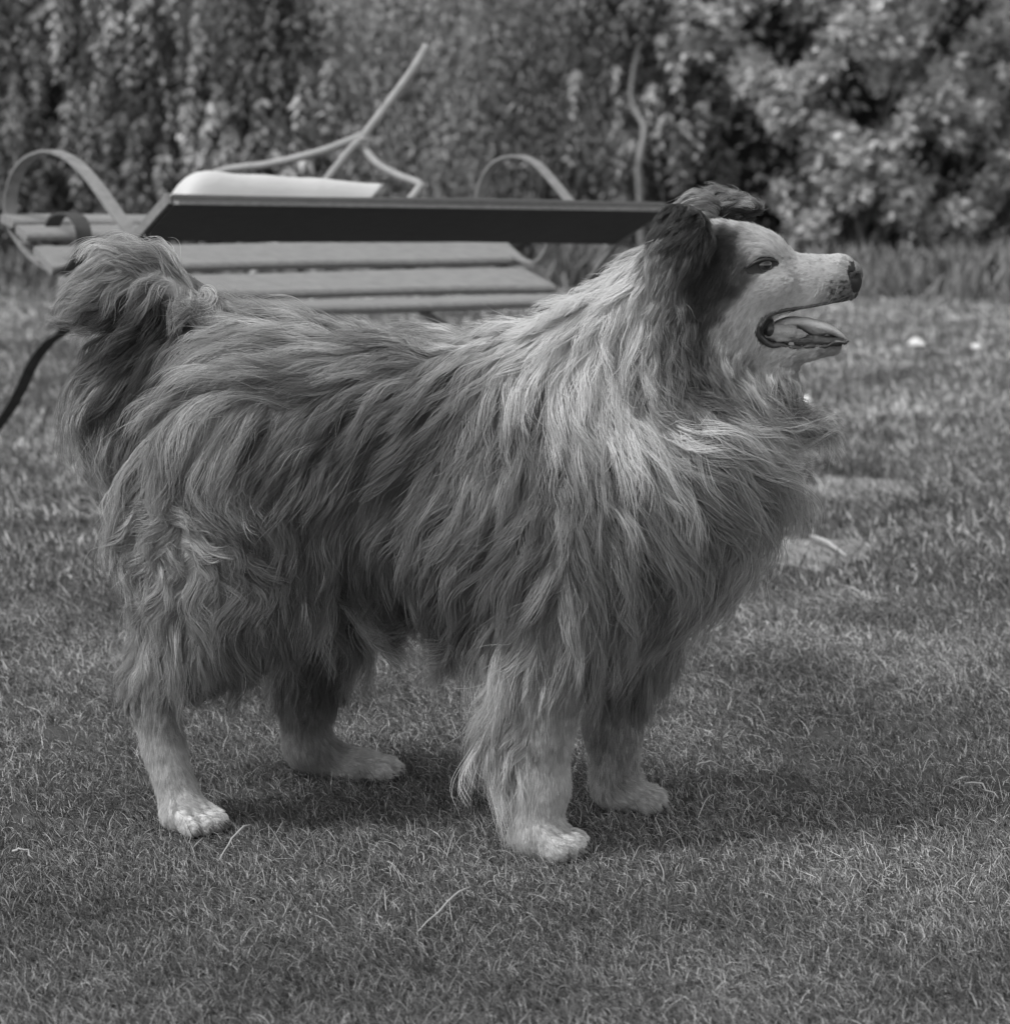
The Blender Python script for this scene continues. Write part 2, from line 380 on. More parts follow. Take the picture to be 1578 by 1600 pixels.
# ------------------------------------------------------------------ the coat: combing table read off the photograph
# px, py, comb dx, dy, length, grey of the hair (near hind leg: lit and shaded sides included), stand-off
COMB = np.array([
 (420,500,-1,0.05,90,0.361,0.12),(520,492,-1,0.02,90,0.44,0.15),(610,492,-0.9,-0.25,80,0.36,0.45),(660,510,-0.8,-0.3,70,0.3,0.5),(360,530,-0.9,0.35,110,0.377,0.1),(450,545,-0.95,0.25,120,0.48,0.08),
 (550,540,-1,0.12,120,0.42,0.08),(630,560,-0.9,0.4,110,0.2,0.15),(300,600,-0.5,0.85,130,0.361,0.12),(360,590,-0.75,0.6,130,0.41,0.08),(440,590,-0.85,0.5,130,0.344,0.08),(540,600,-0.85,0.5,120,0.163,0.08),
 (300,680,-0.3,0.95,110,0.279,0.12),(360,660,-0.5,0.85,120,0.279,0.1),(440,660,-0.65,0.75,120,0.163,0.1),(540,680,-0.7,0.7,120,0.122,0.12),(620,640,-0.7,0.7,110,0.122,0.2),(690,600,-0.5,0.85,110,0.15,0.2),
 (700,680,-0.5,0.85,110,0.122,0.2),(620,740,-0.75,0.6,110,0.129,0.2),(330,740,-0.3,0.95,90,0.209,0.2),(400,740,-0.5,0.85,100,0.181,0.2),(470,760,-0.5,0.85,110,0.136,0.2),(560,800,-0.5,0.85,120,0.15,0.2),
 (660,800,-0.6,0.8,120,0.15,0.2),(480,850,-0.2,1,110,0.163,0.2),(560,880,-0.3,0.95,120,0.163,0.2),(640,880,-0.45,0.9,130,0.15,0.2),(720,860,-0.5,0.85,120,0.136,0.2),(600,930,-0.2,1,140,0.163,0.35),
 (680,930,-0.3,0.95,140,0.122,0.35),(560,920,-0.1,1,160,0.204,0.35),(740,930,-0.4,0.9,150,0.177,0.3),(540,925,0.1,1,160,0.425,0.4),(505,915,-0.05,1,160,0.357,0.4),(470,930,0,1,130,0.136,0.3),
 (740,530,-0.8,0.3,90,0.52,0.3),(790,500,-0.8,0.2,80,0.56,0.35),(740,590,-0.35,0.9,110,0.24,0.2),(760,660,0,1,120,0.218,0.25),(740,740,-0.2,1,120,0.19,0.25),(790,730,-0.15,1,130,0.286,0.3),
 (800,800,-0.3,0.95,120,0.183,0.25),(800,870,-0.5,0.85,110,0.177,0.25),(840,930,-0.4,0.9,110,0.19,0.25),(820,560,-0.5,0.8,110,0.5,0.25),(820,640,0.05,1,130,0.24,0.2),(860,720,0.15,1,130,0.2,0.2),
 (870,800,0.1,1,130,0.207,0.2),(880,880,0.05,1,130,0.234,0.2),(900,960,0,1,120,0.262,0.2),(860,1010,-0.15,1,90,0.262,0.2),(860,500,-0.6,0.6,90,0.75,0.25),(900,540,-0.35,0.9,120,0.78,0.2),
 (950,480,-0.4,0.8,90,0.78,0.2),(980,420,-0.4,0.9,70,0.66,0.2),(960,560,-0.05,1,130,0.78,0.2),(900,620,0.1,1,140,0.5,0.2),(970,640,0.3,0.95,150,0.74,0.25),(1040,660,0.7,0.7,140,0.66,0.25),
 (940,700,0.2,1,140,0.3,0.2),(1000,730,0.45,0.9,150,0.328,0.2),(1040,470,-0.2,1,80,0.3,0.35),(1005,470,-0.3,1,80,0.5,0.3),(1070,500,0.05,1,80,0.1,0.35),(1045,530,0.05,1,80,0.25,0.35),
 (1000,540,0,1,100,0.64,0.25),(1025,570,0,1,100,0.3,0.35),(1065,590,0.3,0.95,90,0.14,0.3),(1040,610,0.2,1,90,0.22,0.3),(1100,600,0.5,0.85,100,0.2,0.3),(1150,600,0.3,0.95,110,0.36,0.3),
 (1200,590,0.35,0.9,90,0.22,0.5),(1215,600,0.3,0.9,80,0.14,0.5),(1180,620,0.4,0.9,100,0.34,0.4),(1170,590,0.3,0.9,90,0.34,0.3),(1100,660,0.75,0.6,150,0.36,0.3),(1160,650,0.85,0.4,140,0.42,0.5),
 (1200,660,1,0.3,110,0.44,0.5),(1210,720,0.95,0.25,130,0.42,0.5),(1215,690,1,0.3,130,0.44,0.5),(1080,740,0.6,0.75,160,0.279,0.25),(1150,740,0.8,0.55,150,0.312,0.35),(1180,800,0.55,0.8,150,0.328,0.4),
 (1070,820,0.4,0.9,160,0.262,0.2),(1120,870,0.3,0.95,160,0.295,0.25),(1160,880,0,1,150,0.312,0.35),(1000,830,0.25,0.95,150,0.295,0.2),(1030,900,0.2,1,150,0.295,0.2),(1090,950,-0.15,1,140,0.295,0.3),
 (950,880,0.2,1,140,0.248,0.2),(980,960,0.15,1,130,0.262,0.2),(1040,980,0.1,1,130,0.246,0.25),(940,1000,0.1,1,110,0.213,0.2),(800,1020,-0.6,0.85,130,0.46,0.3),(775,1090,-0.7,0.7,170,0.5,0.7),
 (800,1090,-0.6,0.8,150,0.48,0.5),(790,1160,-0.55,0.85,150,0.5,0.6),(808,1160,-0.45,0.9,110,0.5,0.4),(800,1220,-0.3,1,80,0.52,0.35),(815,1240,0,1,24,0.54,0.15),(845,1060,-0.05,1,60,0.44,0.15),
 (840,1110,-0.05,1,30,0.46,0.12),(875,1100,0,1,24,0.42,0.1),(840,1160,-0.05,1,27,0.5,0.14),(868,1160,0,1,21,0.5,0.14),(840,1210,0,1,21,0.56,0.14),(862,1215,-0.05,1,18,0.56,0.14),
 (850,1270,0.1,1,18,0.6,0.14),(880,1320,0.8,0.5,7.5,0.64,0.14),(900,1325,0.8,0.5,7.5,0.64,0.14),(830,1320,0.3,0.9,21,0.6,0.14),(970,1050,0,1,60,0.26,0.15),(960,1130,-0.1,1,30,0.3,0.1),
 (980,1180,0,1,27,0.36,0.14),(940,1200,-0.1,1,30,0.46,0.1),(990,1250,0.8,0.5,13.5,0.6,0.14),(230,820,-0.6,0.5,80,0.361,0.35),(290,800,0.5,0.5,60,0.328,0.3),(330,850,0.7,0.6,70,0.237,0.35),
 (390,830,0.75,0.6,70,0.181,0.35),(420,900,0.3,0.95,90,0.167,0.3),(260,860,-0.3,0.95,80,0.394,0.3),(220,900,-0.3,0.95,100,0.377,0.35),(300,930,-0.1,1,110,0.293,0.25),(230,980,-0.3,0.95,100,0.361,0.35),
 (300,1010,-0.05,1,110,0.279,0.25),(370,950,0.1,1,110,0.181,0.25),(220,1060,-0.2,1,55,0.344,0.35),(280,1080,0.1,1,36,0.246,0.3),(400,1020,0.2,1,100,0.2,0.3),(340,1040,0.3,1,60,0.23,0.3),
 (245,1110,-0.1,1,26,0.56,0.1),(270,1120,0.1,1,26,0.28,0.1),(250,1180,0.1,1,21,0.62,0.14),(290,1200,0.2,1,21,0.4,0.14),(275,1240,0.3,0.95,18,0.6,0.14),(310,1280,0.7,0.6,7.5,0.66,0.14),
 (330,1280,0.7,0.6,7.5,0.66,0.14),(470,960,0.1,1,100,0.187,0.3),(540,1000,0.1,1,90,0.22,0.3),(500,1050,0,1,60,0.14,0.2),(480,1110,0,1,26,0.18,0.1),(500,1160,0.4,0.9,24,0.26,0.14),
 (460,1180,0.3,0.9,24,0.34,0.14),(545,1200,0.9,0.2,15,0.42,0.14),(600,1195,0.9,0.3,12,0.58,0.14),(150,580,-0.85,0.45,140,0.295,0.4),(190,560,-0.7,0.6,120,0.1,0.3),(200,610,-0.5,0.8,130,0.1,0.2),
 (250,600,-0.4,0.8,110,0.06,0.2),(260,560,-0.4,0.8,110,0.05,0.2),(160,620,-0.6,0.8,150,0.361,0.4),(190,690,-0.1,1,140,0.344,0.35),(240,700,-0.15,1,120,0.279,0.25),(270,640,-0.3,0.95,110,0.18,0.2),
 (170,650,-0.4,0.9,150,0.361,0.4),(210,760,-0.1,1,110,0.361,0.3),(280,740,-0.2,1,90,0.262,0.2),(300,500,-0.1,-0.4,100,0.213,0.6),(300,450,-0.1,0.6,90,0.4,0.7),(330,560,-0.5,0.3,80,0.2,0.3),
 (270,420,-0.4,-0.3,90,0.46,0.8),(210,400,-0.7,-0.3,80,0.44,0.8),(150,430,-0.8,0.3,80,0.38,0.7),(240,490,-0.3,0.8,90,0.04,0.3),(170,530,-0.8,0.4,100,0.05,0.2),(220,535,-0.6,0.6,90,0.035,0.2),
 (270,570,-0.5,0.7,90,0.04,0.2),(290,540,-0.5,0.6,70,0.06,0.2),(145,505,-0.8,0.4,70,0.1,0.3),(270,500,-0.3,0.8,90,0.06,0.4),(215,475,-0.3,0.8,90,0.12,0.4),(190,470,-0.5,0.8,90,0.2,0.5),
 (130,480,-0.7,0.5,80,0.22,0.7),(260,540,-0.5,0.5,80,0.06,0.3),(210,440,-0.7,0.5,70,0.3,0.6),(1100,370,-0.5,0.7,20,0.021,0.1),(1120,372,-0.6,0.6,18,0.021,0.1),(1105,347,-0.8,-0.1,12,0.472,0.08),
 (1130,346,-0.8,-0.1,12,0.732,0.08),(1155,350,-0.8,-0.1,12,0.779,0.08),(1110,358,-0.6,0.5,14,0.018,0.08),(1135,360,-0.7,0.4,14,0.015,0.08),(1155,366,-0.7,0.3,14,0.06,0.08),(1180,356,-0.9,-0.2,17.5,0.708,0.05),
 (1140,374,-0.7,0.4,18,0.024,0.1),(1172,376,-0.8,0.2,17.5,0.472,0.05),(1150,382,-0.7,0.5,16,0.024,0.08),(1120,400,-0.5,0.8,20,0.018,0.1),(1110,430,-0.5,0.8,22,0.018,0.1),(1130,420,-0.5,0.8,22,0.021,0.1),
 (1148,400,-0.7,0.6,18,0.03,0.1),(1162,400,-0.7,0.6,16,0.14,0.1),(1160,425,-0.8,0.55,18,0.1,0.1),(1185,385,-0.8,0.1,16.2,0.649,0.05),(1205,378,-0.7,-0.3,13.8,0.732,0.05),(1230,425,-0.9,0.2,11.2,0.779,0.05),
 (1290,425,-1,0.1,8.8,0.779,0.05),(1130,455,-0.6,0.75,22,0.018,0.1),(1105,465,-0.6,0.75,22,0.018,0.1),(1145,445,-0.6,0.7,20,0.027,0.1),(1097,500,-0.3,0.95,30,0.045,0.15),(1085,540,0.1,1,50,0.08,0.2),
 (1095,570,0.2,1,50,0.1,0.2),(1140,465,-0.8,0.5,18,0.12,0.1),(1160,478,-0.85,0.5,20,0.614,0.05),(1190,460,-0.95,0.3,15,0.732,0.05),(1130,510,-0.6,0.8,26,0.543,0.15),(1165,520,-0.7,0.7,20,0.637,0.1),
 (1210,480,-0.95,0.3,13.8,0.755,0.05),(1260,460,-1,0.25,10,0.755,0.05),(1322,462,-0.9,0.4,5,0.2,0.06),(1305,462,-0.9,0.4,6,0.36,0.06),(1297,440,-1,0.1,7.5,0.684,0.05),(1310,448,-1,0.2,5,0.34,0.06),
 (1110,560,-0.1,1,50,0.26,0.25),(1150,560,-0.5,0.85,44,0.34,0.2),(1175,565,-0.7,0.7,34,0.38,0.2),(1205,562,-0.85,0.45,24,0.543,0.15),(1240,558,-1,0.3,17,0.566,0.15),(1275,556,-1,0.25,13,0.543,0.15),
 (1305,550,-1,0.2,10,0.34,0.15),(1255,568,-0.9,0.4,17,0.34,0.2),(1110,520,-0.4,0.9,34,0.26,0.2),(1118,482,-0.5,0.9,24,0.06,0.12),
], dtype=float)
COMB[:, 2:4] /= np.linalg.norm(COMB[:, 2:4], axis=1, keepdims=True)
def comb(px, py):
    out = np.zeros((len(px), 5)); B = 20000
    for s in range(0, len(px), B):
        d2 = (px[s:s + B, None] - COMB[None, :, 0]) ** 2 + (py[s:s + B, None] - COMB[None, :, 1]) ** 2
        m = d2.min(1, keepdims=True); hd = np.where((px[s:s + B] > 1088) & (py[s:s + B] < 600), 9.0, 14.0)[:, None]
        w_ = np.exp(-(np.sqrt(d2) - np.sqrt(m)) / hd) / (d2 + 60)
        w_ /= w_.sum(1, keepdims=True); out[s:s + B] = w_ @ COMB[:, 2:]
    return out           # dx, dy, len, tone, lift
def inel(P, c, r, rot, grow=1.15):
    R = np.array(Matrix.Rotation(math.radians(rot), 3, 'Y').transposed()); q = (P - P3(c)) @ R.T / (np.array(r) * MPP * grow)
    return (q ** 2).sum(-1) < 1
def polyd(px, py, poly):
    d = np.full(px.shape, 1e9); ins = np.zeros(px.shape, bool); A = np.array(poly, float)
    for i in range(len(A)):
        a, b = A[i], A[(i + 1) % len(A)]; e = b - a
        t = np.clip(((px - a[0]) * e[0] + (py - a[1]) * e[1]) / (e @ e), 0, 1)
        d = np.minimum(d, np.hypot(px - a[0] - t * e[0], py - a[1] - t * e[1]))
        c = (a[1] > py) != (b[1] > py)
        ins ^= c & (px < (b[0] - a[0]) * (py - a[1]) / (b[1] - a[1] + 1e-12) + a[0])
    return np.where(ins, -d, d)
NEAR_EAR = [((1062, 372, HY - 60 * MPP), (40, 22, 52), 18), ((1050, 405, HY - 74 * MPP), (30, 14, 50), 12)]
FAR_EAR = [((1092, 342, HY + 50 * MPP), (38, 22, 28), -20), ((1130, 322, HY + 62 * MPP), (50, 26, 19), 6)]
def regions(P, px, py):
    head = (px > 1090) & (py > 335) & (py < 590)
    near = np.zeros(len(P), bool); far = near.copy()
    for e in NEAR_EAR: near |= inel(P, *e, 1.2)
    for e in FAR_EAR: far |= inel(P, *e, 1.2)
    wd = polyd(px, py, WEDGE)
    lip = head & (px > 1170) & (px < 1340) & (np.abs(wd) < np.where((px < 1215), 12, np.where(py > 520, 6, 3.5)))
    nose = (px > 1322 + np.abs(py - 424) * .3) & (py < 457) & (py > 408)
    eye = (((px - 1196) / 32) ** 2 + ((py - 413.5 + (px - 1191) * .2) / 13.5) ** 2 < 1)
    return head, near, far, lip | (head & (wd < 0)), nose, eye
def skin_tone(P):
    px, py = topix(P); f = comb(px, py); tone = f[:, 3].copy()
    head, near, far, lip, nose, eye = regions(P, px, py)
    tone *= np.where(f[:, 2] < 30, .62, 1.0); tone[near] = .1; tone[far] = .1; tone[lip] = .035; tone[nose] = .04; tone[eye] = .40; tone[((px - 1191) / 25) ** 2 + ((py - 415 + (px - 1191) * .2) / 12) ** 2 < 1] = .05
    return tone
def integrate(R0, N0, L, lift, fx, K=9, thick=None, curl=0.0, wavek=None):
    """walk guide hairs over the body; R0 roots, N0 normals, L length (m)"""
    n = len(R0); out = np.zeros((n, K, 3)); out[:, 0] = R0; p = R0.copy(); st = (L / (K - 1))[:, None]
    px, py = topix(p); f = fx(p, px, py); d = f.copy()
    ph = rng.uniform(0, 6.28, n); fr = rng.uniform(.7, 1.5, n); w2 = rng.normal(0, 1, n)
    for k in range(1, K):
        t = k / (K - 1); g = grad(p); px, py = topix(p); f = fx(p, px, py)
        f = f - g * (f * g).sum(-1, keepdims=True) * .9
        f /= np.linalg.norm(f, axis=-1, keepdims=True) + 1e-6
        v = f + g * (lift * (1.5 - 2.0 * t))[:, None]
        sd_ = np.cross(g, f)
        v += sd_ * (curl * (np.sin(ph + t * 7 * fr) * .34 + w2 * .16))[:, None]
        v[:, 2] -= .12 * t
        v = v / np.linalg.norm(v, axis=-1, keepdims=True)
        d = d * .35 + v * .65; d /= np.linalg.norm(d, axis=-1, keepdims=True)
        p = p + d * st
        h = thick * math.sin(min(1, t * 1.25) * math.pi / 2) * (1 if t < .8 else 1)
        s = sdf(p); push = np.clip(h - s, 0, .02)
        p = p + grad(p) * push[:, None]
        p[:, 2] = np.maximum(p[:, 2], .003)
        out[:, k] = p
    return out
def flow(P, px, py):
    f = comb(px, py); v = np.zeros((len(P), 3)); v[:, 0] = f[:, 0]; v[:, 2] = -f[:, 1]
    head, near, far, *_ = regions(P, px, py)
    v[near] = np.array((-.25, -.1, -.95)); v[far] = np.array((.9, .05, .22)) + np.clip((1150 - px[far]) / 60, 0, 1)[:, None] * np.array((-.35, 0, .75))
    return v / (np.linalg.norm(v, axis=-1, keepdims=True) + 1e-6)
def sample(n, wfun):
    q = BV[BQ]; c = q.mean(1); nn = np.cross(q[:, 2] - q[:, 0], q[:, 3] - q[:, 1]); ar = np.linalg.norm(nn, axis=1) / 2; nn /= (2 * ar[:, None] + 1e-12)
    wt = ar * wfun(c, nn); cs = np.cumsum(wt); i = np.searchsorted(cs, rng.uniform(0, cs[-1], n))
    u, v = rng.uniform(size=(2, n, 1)); Q = q[i]
    return (Q[:, 0] * (1 - u) * (1 - v) + Q[:, 1] * u * (1 - v) + Q[:, 2] * u * v + Q[:, 3] * (1 - u) * v), nn[i]
def setup(P, N):
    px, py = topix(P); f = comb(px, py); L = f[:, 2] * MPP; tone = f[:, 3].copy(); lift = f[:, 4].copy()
    head, near, far, lip, nose, eye = regions(P, px, py)
    fringe = np.clip((px[near] - 1030) / 50, 0, 1)
    L[near] = rng.uniform(24, 50, near.sum()) * MPP; tone[near] = np.where(py[near] < 385 - 25 * (px[near] < 1045), .045, .32 - .25 * fringe); lift[near] = rng.uniform(.4, 1.1, near.sum()); lift[near] = .5
    L[far] = np.where(N[far][:, 2] > .1, 46 - 12 * np.clip((px[far] - 1130) / 50, 0, 1), 24) * rng.uniform(.7, 1.2, far.sum()) * MPP; tone[far] = np.where(N[far][:, 2] > .1, .28, .04); lift[far] = .75
    return px, py, L, tone, lift, head, near, far, lip, nose, eye
def clump(R, own, G, GK, amt, power, lenf, near_out=None):
    """hairs at roots R follow guide `own` (points GK) and gather towards it"""
    g = GK[own]; K = g.shape[1]; t = np.linspace(0, 1, K)[None, :, None]
    off = (R - g[:, 0])[:, None, :]
    return g[:, :1] + (g - g[:, :1]) * lenf[:, None, None] + off * (1 - amt[:, None, None] * t ** power)
def nearest(A, B):
    kd = KDTree(len(B)); [kd.insert(b, i) for i, b in enumerate(B)]; kd.balance()
    return np.array([kd.find(a)[1] for a in A])
K = 9
def bodyw(c, nn):
    px, py = topix(c); f = comb(px, py)
    w_ = np.where(nn[:, 1] < .25, 1.0, .35) * np.clip(60 / f[:, 2], .55, 5.0)
    head, near, far, lip, nose, eye = regions(c, px, py)
    w_ = np.where(f[:, 2] < 30, w_ * 3.2, w_); w_ = np.where((px > 1160) & (px < 1250) & (py > 560) & (py < 650), np.maximum(w_, 4.5), w_); w_ = np.where(near | far, 2.2, w_); w_[lip | nose | eye] = 0
    return w_
NG, NF_, NS = 6500, 60000, N_HAIR
gr, gn = sample(NG, bodyw); px, py, L, tone, lift, *_r = setup(gr, gn)
sh = np.clip((L / MPP - 18) / 40, 0, 1)      # 0 on the short coat of face and legs, 1 on the long coat
G = integrate(gr, gn, L * (1 + sh * rng.uniform(-.25, .2, NG)), lift * (1 + sh * rng.uniform(-.5, .5, NG)), flow, K, thick=L * (.14 + sh * rng.uniform(-.08, .16, NG)), curl=sh * np.clip(L / MPP / 60, 0, 1.2) * np.clip(lift / .25, .25, 1.5) * np.where((px < 430) & (py > 760) & (py < 930), 2.3, 1))
gt = rng.normal(0, .16, NG)
fr_, fn = sample(NF_, bodyw); px, py, L, tone, lift, head, near, far, *_r = setup(fr_, fn)
own = nearest(fr_, gr)
FG = clump(fr_, own, gr, G, np.clip(rng.normal(.42, .2, NF_), 0, .9) * np.clip((L / MPP - 18) / 50, 0, 1), .9, 1 + np.clip((L / MPP - 18) / 40, 0, 1) * rng.uniform(-.3, .15, NF_))
# a little life in every lock
t_ = np.linspace(0, 1, K)
for a in range(3):
    FG[:, :, a] += (np.sin(rng.uniform(0, 6.3, NF_)[:, None] + t_[None] * rng.uniform(3, 9, NF_)[:, None]) * t_[None] * (L * .05 * np.clip((L / MPP - 18) / 40, 0, 1))[:, None])
ft = gt[own] + rng.normal(0, .22, NF_)
sr, sn = sample(NS, bodyw); px, py, L, tone, lift, head, near, far, *_r = setup(sr, sn)
own = nearest(sr, fr_)
H = clump(sr, own, fr_, FG, np.clip(rng.normal(.66, .2, NS), 0, .97) * np.clip(L / MPP / 60, .05, 1) ** 1.8, .8, rng.uniform(.7, 1.1, NS))
stray = rng.uniform(size=NS) < .06
H += (rng.normal(0, 1, (NS, 1, 3)) * t_[None, :, None] ** 1.5 * (L * np.where(stray, .16, np.where(L < 30 * MPP, .10, .035)))[:, None, None])
st_ = ft[own] + rng.normal(0, .14, NS)
freck = np.where((px > 1294) & (py > 436) & (py < 472))[0]
tone[freck] *= np.clip([.75 + 1.3 * noise.noise((px[q] / 4.5, py[q] / 4.5, 5.0)) for q in freck], .25, 1)
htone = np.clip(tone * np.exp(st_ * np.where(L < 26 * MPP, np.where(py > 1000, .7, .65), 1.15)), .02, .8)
under = (rng.uniform(size=NS) < .16) & (L > 40 * MPP)
H[under] = H[under][:, :1] + (H[under] - H[under][:, :1]) * .5 + (rng.normal(0, 1, (under.sum(), 1, 3)) * t_[None, :, None] * (L[under] * .07)[:, None, None])
rad = np.where(L > 40 * MPP, .00027, .00016)[:, None] * np.array([1, 1, 1, .95, .9, .8, .65, .45, .12])[None]
DOG = empty('dog', (0.0, ymid(700), 0.0), 'shaggy rough-coated dog standing in profile on the lawn, mouth open, pale collar', 'dog')
M_SKIN = mat('skin', attr='tone', rough=.7, spec=.2)
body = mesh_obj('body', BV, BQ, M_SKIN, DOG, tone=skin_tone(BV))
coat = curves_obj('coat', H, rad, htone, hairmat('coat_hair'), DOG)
# ------------------------------------------------------------------ eye, nose, mouth
M_EYE = mat('eye', attr='tone', rough=.05, spec=1.0); M_RIM = mat('eye_rim', col=.03, rough=.45, spec=.4); M_NOSE = mat('nose_leather', attr='tone', rough=.38, spec=.7, bump=.5, bump_scale=500)
M_TONGUE = mat('tongue', col=.46, rough=.4, spec=.5, noise_amt=.12, noise_scale=60, bump=.3, bump_scale=250); M_TOOTH = mat('tooth', col=.36, rough=.3, spec=.5); M_GUM = mat('gum', col=.06, rough=.28, spec=.7, bump=.3, bump_scale=120); M_FLESH = mat('mouth_flesh', col=.40, rough=.4, spec=.5, noise_amt=.2, noise_scale=70, bump=.4, bump_scale=120)
def H3(px, py, dy=0.0): return at(px, py, HY + dy)
def surf_y(px, py, side=-1):
    """sideways position of the skin at a pixel of the head"""
    ys_ = np.linspace(.09, 0, 90); P = np.array([at(px, py, HY + side * a) for a in ys_]); v = sdf(P)
    if not (v < 0).any(): return side * .02
    i = int(np.argmax(v < 0))
    return side * (ys_[i] if i == 0 else ys_[i] + (ys_[i - 1] - ys_[i]) * v[i] / (v[i] - v[i - 1]) )
def mid_(u): return 416.5 - 5.5 * u - 2.0 * (1 - u * u)
def half_(u): return 13.0 * max(0, 1 - u * u) ** .75 + .6
for s in (-1, 1):
    V = []; Fc = []; nu, nv = 26, 9
    for i in range(nu + 1):
        u = i / nu * 2 - 1
        for j in range(nv + 1):
            v = j / nv * 2 - 1; x, y = 1191 + 26 * u, mid_(u) + v * half_(u)
            V.append(H3(x, y, surf_y(x, y, s) + s * (.8 - 2.4 * (1 - v * v) * (1 - u * u)) * MPP))
    for i in range(nu):
        for j in range(nv): Fc.append((i * (nv + 1) + j, (i + 1) * (nv + 1) + j, (i + 1) * (nv + 1) + j + 1, i * (nv + 1) + j + 1))
    mesh_obj('eyelids', V, Fc, M_RIM, DOG)
    yb = surf_y(1192, 414, s); c = H3(1193, 414, yb - s * 7.5 * MPP); V, Fc = uvsphere(c, 13.5 * MPP, 48, 32)
    EV = np.array(V) - c; EV /= np.linalg.norm(EV, axis=1, keepdims=True); ca = EV @ (np.array((.25, s * 1.0, .1)) / 1.036)
    mesh_obj('eye', V, Fc, M_EYE, DOG, tone=np.where(ca > .93, .006, np.where(ca > .80, .03, .05)))
    P_ = []
    for i in range(25):
        u = i / 24 * 1.9 - .95; x, y = 1191 + 26 * u, mid_(u) - half_(u) * .62; P_.append(H3(x, y, surf_y(x, y, s) + s * 3.6 * math.cos(u * 1.3) ** 2 * MPP))
    V, Fc = sweep(P_, circ(3.0 * MPP, 8), up=(0, 1, 0), scale=[.35 + .65 * math.sin(math.pi * i / 24) for i in range(25)]); mesh_obj('upper_eyelid', V, Fc, M_RIM, DOG)
# nose leather as a cap over the muzzle's end
V = []; Fc = []; nu, nv = 28, 16; c = H3(1327, 430)
for j in range(nv + 1):
    a = math.pi * .62 * j / nv
    for i in range(nu):
        b = 2 * math.pi * i / nu; x = math.cos(a) * 21; y_ = math.sin(a) * math.cos(b) * 22; z = math.sin(a) * math.sin(b) * (24 if math.sin(b) > 0 else 25)
        if z < 0: x -= .22 * abs(z)
        nst = math.exp(-((x - 8) / 8) ** 2 - ((z + 1 - .25 * (x - 8)) / 3.2) ** 2) * 8 * (1 if abs(y_) > 6 else 0); y_ -= math.copysign(nst, y_)
        x -= 3.5 * math.exp(-(y_ / 2.2) ** 2) * (1 if z < 8 else 0)
        V.append(c + np.array((x, y_, z)) * MPP)
for j in range(nv):
    for i in range(nu):
        q = (i + 1) % nu; Fc.append((j * nu + i, j * nu + q, (j + 1) * nu + q, (j + 1) * nu + i))
VN = (np.array(V) - c) / MPP; tn_ = .13 + .12 * np.clip((VN[:, 2] - .6 * VN[:, 0]) / 20, 0, 1) - .11 * np.exp(-((VN[:, 0] - 6) / 9) ** 2 - ((VN[:, 2] + 1 - .25 * (VN[:, 0] - 8)) / 5) ** 2) - .07 * np.clip(-VN[:, 2] / 20, 0, 1)  # tone paints the lit top lighter, nostril crease and underside darker
mesh_obj('nose', V, Fc, M_NOSE, DOG, tone=tn_)
# tongue: a long flat blade lying on the lower jaw, lifted in the middle, tip hanging level with the lip
path = [(1196, 522, 7), (1220, 508, 11), (1245, 505, 11.5), (1270, 508, 11.5), (1292, 515, 11), (1310, 524, 8), (1324, 533, 3)]
path = spline([np.array(p, float) for p in path], 5); V = []; Fc = []; nA = 20
for (x, y, h) in path:
    t = (x - 1200) / 122; wd_ = 26 * min(1, .55 + t) * math.sqrt(max(.02, 1 - max(0, (t - .72) / .28) ** 2))
    for j in range(nA):
        a = 2 * math.pi * j / nA; cx, cz = math.cos(a), math.sin(a); z = cz * h * (1 if cz > 0 else 1.0 + .45 * math.sin(x * .11)) - (0 if cz < 0 else 5.0 * math.exp(-(cx / .25) ** 2)) + 2.0 * cx * cx + 1.2 * noise.noise((x * .06, cx * 2, 0))
        V.append(H3(x, y) + np.array((0, cx * wd_, z)) * MPP)
nP = len(path)
for i in range(nP - 1):
    for j in range(nA):
        q = (j + 1) % nA; Fc.append((i * nA + j, i * nA + q, (i + 1) * nA + q, (i + 1) * nA + j))
Fc.append(tuple(range(nA))[::-1]); Fc.append(tuple((nP - 1) * nA + j for j in range(nA))); mesh_obj('tongue', V, Fc, M_TONGUE, DOG)
